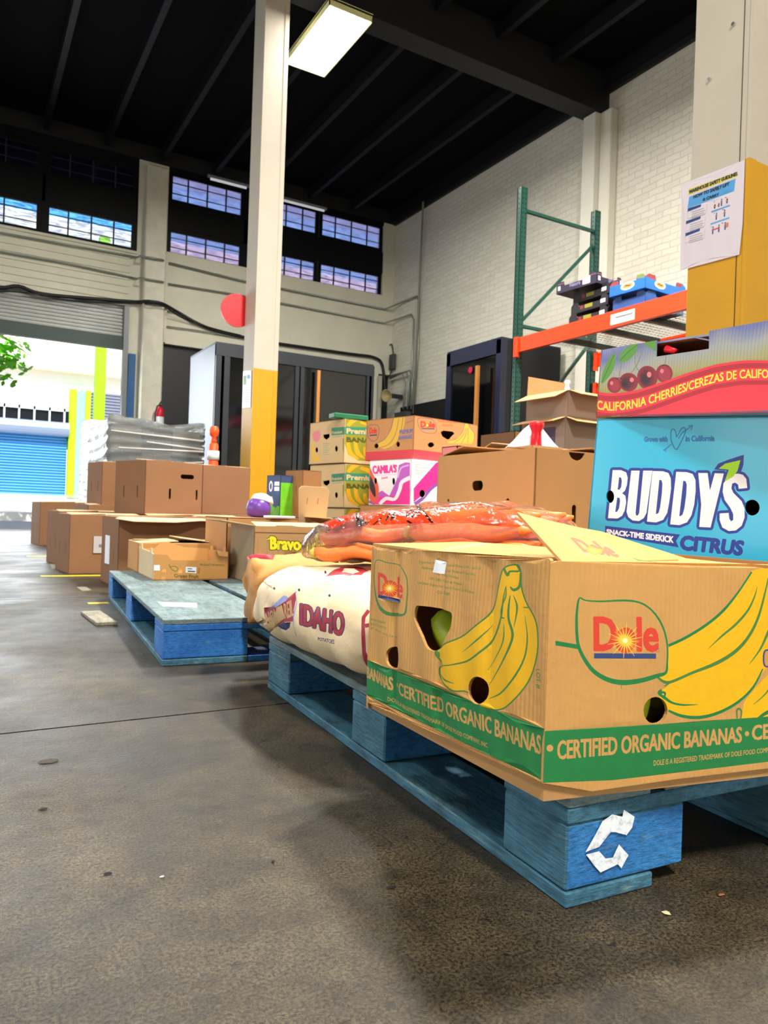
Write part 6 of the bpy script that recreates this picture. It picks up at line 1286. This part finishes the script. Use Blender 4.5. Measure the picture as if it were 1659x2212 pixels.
g = G(); g.box((-.01, -.01, 0), (.10, .10, H_)); g.box((-.01, d_-.10, 0), (.10, d_, H_)); g.box((-.01, 0, H_-.2), (.06, d_, H_)); g.box((-.01, 0, 0), (.06, d_, .2)); g.build('side_frame', NVS, e2)
G().box((0, 0, H_), (w_, d_, H_+.03)).build('roof_panel', NVS, e2); G().box((.1, -.005, 0), (w_, .01, H_)).build('end_panel', mat('near_black_steel', '0C0D12', .5), e2); G().box((.0, d_-.012, 0), (w_, d_, H_)).build('back_panel', GST, e2)
G().box((.02, .1, .2), (.026, d_-.1, H_-.2)).build('glass_panel', BKG, e2); o = G().cyl((-.003, .72, H_-.34), (.006, .72, H_-.34), .05, n=14).build('red_emblem', mat('red_emblem_paint', 'B01838', .5), e2)
q = atX(1032, 790, 6.5); o = G().box((-.02, -.03, 0), (.02, .03, float(q[2]))).build('wooden_stick', WOD); o.location = (6.5, float(q[1]), 0); tag(o, 'light wooden post standing before the navy booth with the glass side', 'stick')
o = G().box((XW-.10, 9.75, 0), (XW-.01, 12.9, 2.62)).build('black_wall_panel', mat('black_board', '0A0A0A', .7)); tag(o, 'black panel on the lower right wall left of the navy booth', 'panel')
nb = thing('notice_board_sheet', 'white printed sheet taped low on the black panel beside the navy booth', 'notice', (XW-.105, float(atX(928, 885, XW-.1)[1]), 1.60)); q0, q1 = atX(905, 900, XW-.1), atX(948, 868, XW-.1)
hw = abs(q0[1]-q1[1])/2; nb.location.y = (q0[1]+q1[1])/2; G().box((-.006, -hw, .0), (-.001, hw, .62)).build('sheet', mat('grey_white_paper', 'D4D6E2', .6), nb)
for i in range(6): G().box((-.008, -hw*.8+.02*(i % 2), .14+i*.05), (-.0065, hw*.7-.05*(i % 3), .155+i*.05)).build('text_line', mat('label_ink', '77737A'), nb)

# ================================================================== pipes, cables and small wall things
PIP = mat('galvanised_conduit', '8A8F88', .35, .1, 6, metal=.5); PIPD = mat('painted_conduit', '7C7A70', .5); CBL = mat('black_cable', '121212', .5)
def wall_run(name, label, cat, pts, r, m, off=.05):     # pixel path on the rear wall (b) or right wall (r)
    P_ = []
    for px, py, wl in pts:
        if wl == 'b': q = atY(px, py, YB-off)
        elif wl == 'p': q = atY(px, py, YB-.22-off)
        else: q = atX(px, py, XW-off)
        P_.append(Vector(tuple(map(float, q))))
    o = P_[0].copy(); g = G(); g.tube([p-o for p in crom([tuple(p) for p in P_], False, 4)] if name == 'cable' else [p-o for p in P_], r, 8)
    ob = g.build(name, m, None, True); ob.location = o; return tag(ob, label, cat)
def V3(l): return l
wall_run('conduit', 'upper thin grey conduit running along the rear wall below the windows', 'conduit', [(-60, 492, 'b'), (150, 530, 'b'), (296, 556, 'b'), (302, 553, 'p'), (352, 562, 'p'), (358, 566, 'b'), (520, 606, 'b'), (832, 668, 'b'), (870, 652, 'r'), (900, 640, 'r'), (906, 650, 'r'), (903, 760, 'r'), (893, 893, 'r')], .018, PIP)
wall_run('conduit', 'lower thin grey conduit on the rear wall, bending down near the right corner', 'conduit', [(-60, 533, 'b'), (150, 570, 'b'), (296, 602, 'b'), (302, 600, 'p'), (352, 609, 'p'), (358, 612, 'b'), (520, 638, 'b'), (830, 698, 'b'), (862, 688, 'r'), (888, 679, 'r'), (894, 690, 'r'), (890, 790, 'r'), (883, 893, 'r')], .016, PIP)
wall_run('conduit', 'tall conduit rising up the right wall and following the roof line', 'conduit', [(893, 893, 'r'), (905, 640, 'r'), (915, 420, 'r'), (922, 396, 'r'), (1060, 316, 'r'), (1225, 222, 'r')], .02, PIPD, .09)
wall_run('cable', 'thick black cable bundle sagging along the rear wall above the roller door', 'cable', [(-80, 615, 'b'), (0, 622, 'b'), (40, 618, 'b'), (90, 635, 'b'), (200, 645, 'b'), (290, 652, 'b'), (318, 651, 'p'), (350, 656, 'p'), (380, 672, 'b'), (430, 700, 'b'), (480, 718, 'b'), (560, 735, 'b'), (620, 745, 'b'), (760, 765, 'b'), (808, 772, 'b'), (826, 790, 'b'), (832, 850, 'b')], .03, CBL, .06)
wall_run('cable', 'thin black cable crossing the rear wall beside the thick bundle', 'cable', [(-80, 628, 'b'), (60, 632, 'b'), (160, 650, 'b'), (296, 655, 'b'), (318, 657, 'p'), (350, 660, 'p'), (400, 690, 'b'), (470, 712, 'b'), (520, 724, 'b')], .012, CBL, .1)
wall_run('cable', 'grey wire lying straight across the rear wall above the dark doorway', 'cable', [(360, 705, 'b'), (440, 716, 'b'), (520, 730, 'b')], .012, PIPD, .05)
for k, dx in enumerate((0, 9, 17)):
    wall_run('conduit', ('first', 'second', 'third')[k]+' conduit from the left dropping into the grey electrical box in the corner', 'conduit', [(843, 818-k*3, 'r'), (868+dx, 806-k*3, 'r'), (874+dx, 818, 'r'), (871+dx, 884, 'r')], .016, PIP, .12)
q = atX(874, 905, XW-.12); o = G().box((-.06, -.22, -.5), (.06, .22, .13)).build('electrical_box', mat('grey_box_metal', '4A4C4A', .5, metal=.2)); o.location = (XW-.17, float(q[1]), float(q[2])); tag(o, 'grey electrical box below the conduits near the rear right corner', 'electrical box')
q = atX(848, 782, XW-.06); o = G().box((-.04, -.09, -.16), (.03, .09, .16), .01).build('switch_box', mat('dark_switch', '3A3C3A', .5)); o.location = (XW-.06, float(q[1]), float(q[2])); tag(o, 'small dark switch box on the right wall by the corner', 'switch box')
wall_run('cable', 'looped dark cord above the small switch box in the corner', 'cable', [(832, 712, 'r'), (833, 742, 'r'), (838, 748, 'r'), (846, 744, 'r'), (849, 760, 'r'), (849, 778, 'r'), (847, 800, 'r'), (838, 815, 'r')], .014, mat('grey_cord', '3A3A36', .6), .05)
q = atX(851, 845, XW-.15); lp = thing('corner_horn', 'round tan horn speaker hanging in the dark corner below the conduits', 'speaker', (XW-.3, float(q[1])-.1, float(q[2])-.12))
G().lathe([(.03, 0), (.05, .06), (.11, .14), (.13, .15), (.10, .13), (.03, .05)], n=20, M=Matrix.Rotation(math.radians(-100), 4, 'Y') @ Matrix.Rotation(.5, 4, 'X')).build('horn', mat('tan_horn', '9A8C60', .6), lp, True); G().box((0, -.04, -.04), (.28, .04, .04)).build('bracket', GST, lp)
for x_, lb in ((XW-.28, 'pale pipe standing in the rear right corner beside the dark doorway'),):
    o = G().cyl((0, 0, 0), (0, 0, 3.3), .05, n=12).build('pipe', mat('pale_pipe', 'A8A496', .5), None, True); o.location = (XW-.33, YB-.12, 0); tag(o, lb, 'pipe')
# strip lights under the ceiling at the rear windows
for (a, b, y_, lb) in (((455, 380), (532, 412), 0, 'left thin white strip light above the rear windows'), ((612, 430), (700, 458), 0, 'right thin white strip light above the rear windows')):
    A_, B_2 = atY(*a, YB-.45), atY(*b, YB-.45); t = thing('strip_light', lb, 'strip light', tuple(map(float, (A_+B_2)/2))); L2 = float(B_2[0]-A_[0]); t.location.z = float(A_[2]+B_2[2])/2
    G().cyl((-L2/2, 0, 0), (L2/2, 0, 0), .022, n=10).build('tube', mat('glowing_white_tube', 'E8ECF4', .3, emit=.35), t); G().box((-L2/2-.05, -.03, .02), (L2/2+.05, .03, .06)).build('fitting', mat('grey_fitting', '7A7C80', .5), t); G().bar((-L2/2+.1, 0, .05), (-L2/2+.1, 0, max(.1, ZC-t.location.z)), .01).build('hanger', FR, t)  # white tube is given a weak glow of its own
# red disc on the far side of the tall column, fire extinguisher on the pier
q = atD(524, 700, 8.9); rs = thing('red_disc_sign', 'round red sign half hidden behind the tall column', 'sign', (2.70, 8.035, float(q[2]))); 
G().cyl((-.045, 0, 0), (-.045, .02, 0), .185, n=40).build('disc', mat('signal_red', 'E01020', .4), rs); G().box((-.04, .021, -.03), (.2, .03, .03)).build('bracket', GST, rs)
q = atY(345, 900, YB-.34); fe = thing('fire_extinguisher', 'red fire extinguisher with a white label hung on the rear pier', 'fire extinguisher', (float(q[0]), YB-.34, 1.72))
G().lathe([(.05, 0), (.068, .015), (.07, .04), (.07, .38), (.055, .43), (.025, .46), (.025, .49)], n=20).build('cylinder', mat('extinguisher_red', 'C8142C', .3), fe, True); G().lathe([(.0712, .12), (.0712, .29)], n=20).build('label_band', PAPER, fe)
G().box((-.018, -.05, .48), (.018, .07, .51)).bar((0, .06, .51), (0, -.07, .55), .02).build('valve_handle', CBL, fe); G().tube([(0, -.03, .5), (-.06, -.05, .47), (-.085, -.03, .35), (-.08, -.03, .15)], .012, 8).build('hose', CBL, fe, True); G().box((-.03, .07, .1), (.03, .12, .4)).build('wall_bracket', GST, fe)
# notices on the columns
def sheet_map(px, py, x): q = atX(px, py, x); return (-float(q[1]), float(q[2]))
sx = 2.79-.006
out = [sheet_map(*p, sx) for p in ((1469, 584), (1597, 550), (1604, 482), (1609, 345), (1472, 398))]
o0 = (0, 0)
zs_ = lambda x, y: sheet_map(1400+x/4.5135, 250+y/4.5135, sx)
PB1 = mat('poster_blue', '4F9AD4', .5); PYL = mat('poster_yellow', 'D8C43A', .5); PDB = mat('poster_dark_blue', '1C3C78', .5); PTX = mat('poster_text', '1A2430', .5); PGY = mat('poster_grey_text', '6E707C', .6); PRD = mat('poster_red', 'C8404A', .5); POR = mat('poster_tan', 'C87A50', .5)
sh = [conv(s_poly(PYL, [(395, 718), (868, 545), (872, 590), (390, 775)]), zs_), conv(s_text(PTX, 'WAREHOUSE SAFETY GUIDLINES', ((398, 762), (868, 580), (402, 728), (868, 548)), grow=3), zs_),
      conv(s_poly(PB1, [(400, 792), (852, 612), (838, 735), (520, 858), (385, 905)]), zs_), conv(s_text(PTX, 'HOW TO SAFELY LIFT', ((440, 808), (790, 680), (445, 778), (795, 648)), grow=3), zs_), conv(s_text(PTX, '& CARRY', ((535, 832), (685, 780), (540, 806), (688, 752)), grow=3), zs_)]
for a, b in (((388, 905), (520, 862)), ((372, 1028), (515, 980)), ((365, 1145), (508, 1098))):
    sh.append(conv(s_poly(PDB, [(a[0], a[1]), (b[0], b[1]), (b[0]-5, b[1]+26), (a[0]-2, a[1]+32)]), zs_))
    for k in range(4): sh.append(conv(s_stroke(PGY, [(a[0]+35, a[1]+45+k*20-8), (a[0]+160+10*(k % 2), a[1]+5+k*20-8)], 5, False), zs_))
    sh.append(conv(s_stroke(PGY, [(a[0], a[1]+30), (a[0]-8, a[1]+100), (a[0]+180, a[1]+45), (a[0]+190, a[1]-40)], 2, False), zs_))
for y_ in (935, 1055): sh.append(conv(s_poly(PB1, [(615-(y_-935)*.06, y_-5), (800-(y_-935)*.06, y_-68), (800-(y_-935)*.06, y_-52), (613-(y_-935)*.06, y_+12)]), zs_))
for (x_, y_, h_, m_) in ((645, 905, 40, PTX), (685, 890, 35, PTX), (715, 880, 70, PDB), (770, 855, 45, PTX), (662, 1015, 70, PDB), (745, 985, 70, PDB), (630, 1155, 75, PDB), (688, 1135, 75, PDB), (748, 1112, 75, PDB)):
    sh.append(conv(s_stroke(m_, [(x_, y_), (x_+3, y_-h_*.75)], 13, False), zs_)); sh.append(conv(s_ell(m_, (x_+4, y_-h_*.9), 7, 8), zs_)); sh.append(conv(s_stroke(POR, [(x_-14, y_-h_*.5), (x_+16, y_-h_*.6)], 6, False), zs_))
sh.append(conv(s_poly(POR, [(760, 1045), (785, 1037), (782, 1085), (757, 1093)]), zs_)); sh.append(conv(s_stroke(PRD, [(635, 1112), (690, 1095)], 14, False), zs_))
for c in ((760, 798), (733, 915), (725, 1048)): sh.append(conv(s_stroke(PRD, [(c[0]-9, c[1]-6), (c[0]+9, c[1]+6)], 5, False), zs_)); sh.append(conv(s_stroke(PRD, [(c[0]+9, c[1]-6), (c[0]-9, c[1]+6)], 5, False), zs_))
for c in ((640, 840), (640, 950), (612, 1085)): sh.append(conv(s_stroke(LFD, [(c[0]-6, c[1]), (c[0]-1, c[1]+6), (c[0]+9, c[1]-8)], 4, False), zs_))
ps = panel('safety_poster', None, (sx, 0, 0), (0, -1, 0), (0, 0, 1), out, sh, .001, (14, 18), mat('poster_paper', 'D6CCD4', .35), None, lambda u, v: .002*math.sin(u*60)*math.sin(v*16))
# origin of the poster at its foot
def recentre(o):
    V = [v.co.copy() for v in o.data.vertices]; c = sum(V, Vector())/len(V); c.z = min(v.z for v in V)
    for v in o.data.vertices: v.co -= c
    o.location = c
recentre(ps); tag(ps, 'white warehouse safety poster with a blue header taped to the near yellow column', 'poster')
sx = 2.748-.006
out = [sheet_map(*p, sx) for p in ((523, 882), (541, 880), (543, 800), (525, 802))]
zq = lambda x, y: sheet_map(x, y, sx)
ps = panel('paper_notice', None, (sx, 0, 0), (0, -1, 0), (0, 0, 1), out, [conv(s_ell(mat('notice_blue', '3A80B8', .5), (537, 814), 4, 5), zq), conv(s_poly(mat('notice_green', '8AAA70', .6), [(526, 812), (532, 811), (532, 830), (526, 832)]), zq)]+[conv(s_stroke(PGY, [(528, 838+i*5), (540, 837+i*5)], 1.2, False), zq) for i in range(7)], .001, None, mat('poster_paper', 'D6CCD4'))
recentre(ps); tag(ps, 'small printed paper notice taped on the far tall yellow column', 'notice')
# ================================================================== floor markings and scraps
YLN = mat('yellow_floor_tape', 'D8C414', .5, .12, 12)
def strip(px0, px1, py, w_, label, m=YLN):
    a, b = atZ(px0, py, 0), atZ(px1, py, 0); o = G().box((a[0], a[1]-w_/2, .0004), (b[0], a[1]+w_/2, .0022)).build('floor_tape', m); return tag(o, label, 'floor marking')
strip(58, 420, 1202, .11, 'farther yellow tape line on the floor running under the brown cartons'); strip(88, 420, 1245, .07, 'nearer yellow tape line on the floor in front of the labelled brown carton')
strip(190, 236, 1304, .05, 'short yellow tape piece on the floor beside the farther blue pallet')
FT_ = mat('worn_faint_tape', '8E8874', .7, .2, 20)
for (pp, lb) in (([(165, 1268), (185, 1267), (198, 1275), (178, 1277)], 'worn pale tape scrap on the floor between the yellow lines'), ([(108, 1218), (118, 1218), (124, 1228), (112, 1229)], 'small worn tape scrap by the corner of the labelled carton')):
    P_ = [atZ(*p, .001) for p in pp]; c = sum(P_)/4; o = G().poly([tuple(p-c) for p in P_]).build('tape_scrap', FT_); o.location = tuple(c); tag(o, lb, 'tape scrap')
rn = random.Random(21)
def scrap(px, py, sx_, sy_, m, label, cat='scrap'):
    q = atZ(px, py, .0006); n = 9; pts = [(sx_*(.7+.5*rn.random())*math.cos(2*math.pi*i/n), sy_*(.7+.5*rn.random())*math.sin(2*math.pi*i/n)) for i in range(n)]
    o = G(); vs = [o.b.verts.new((x, y, .0008+.0012*rn.random())) for x, y in pts]; vc = o.b.verts.new((0, 0, .002))
    for i in range(n): o.b.faces.new((vs[i], vs[(i+1) % n], vc))
    o = o.build('floor_scrap', m); o.location = (q[0], q[1], .0004); return tag(o, label, cat)
DKS = mat('dark_residue', '17130F', .9)
scrap(105, 1646, .022, .013, mat('grey_spot', '3E3830', .9), 'grey round spot on the floor near the left edge'); scrap(92, 1749, .008, .005, DKS, 'dark speck on the floor below the grey round spot'); scrap(233, 1888, .006, .004, DKS, 'small dark chip on the open floor left of the pallet')
scrap(845, 1918, .007, .003, DKS, 'dark crumb on the floor left of the near pallet corner'); scrap(590, 1862, .003, .003, DKS, 'tiny dark crumb mid floor'); scrap(1440, 1974, .005, .006, mat('yellow_chip', 'D8CFA0', .7), 'pale yellow paper chip on the floor in front of the pallet')
scrap(1558, 1935, .006, .003, mat('orange_chip', 'A8623A', .7), 'thin orange scrap on the floor right of the pale chip'); scrap(350, 1895, .003, .002, PAPER, 'tiny white fleck on the floor lower left'); scrap(648, 1398, .003, .003, PAPER, 'tiny white fleck beside the near pallet far end')
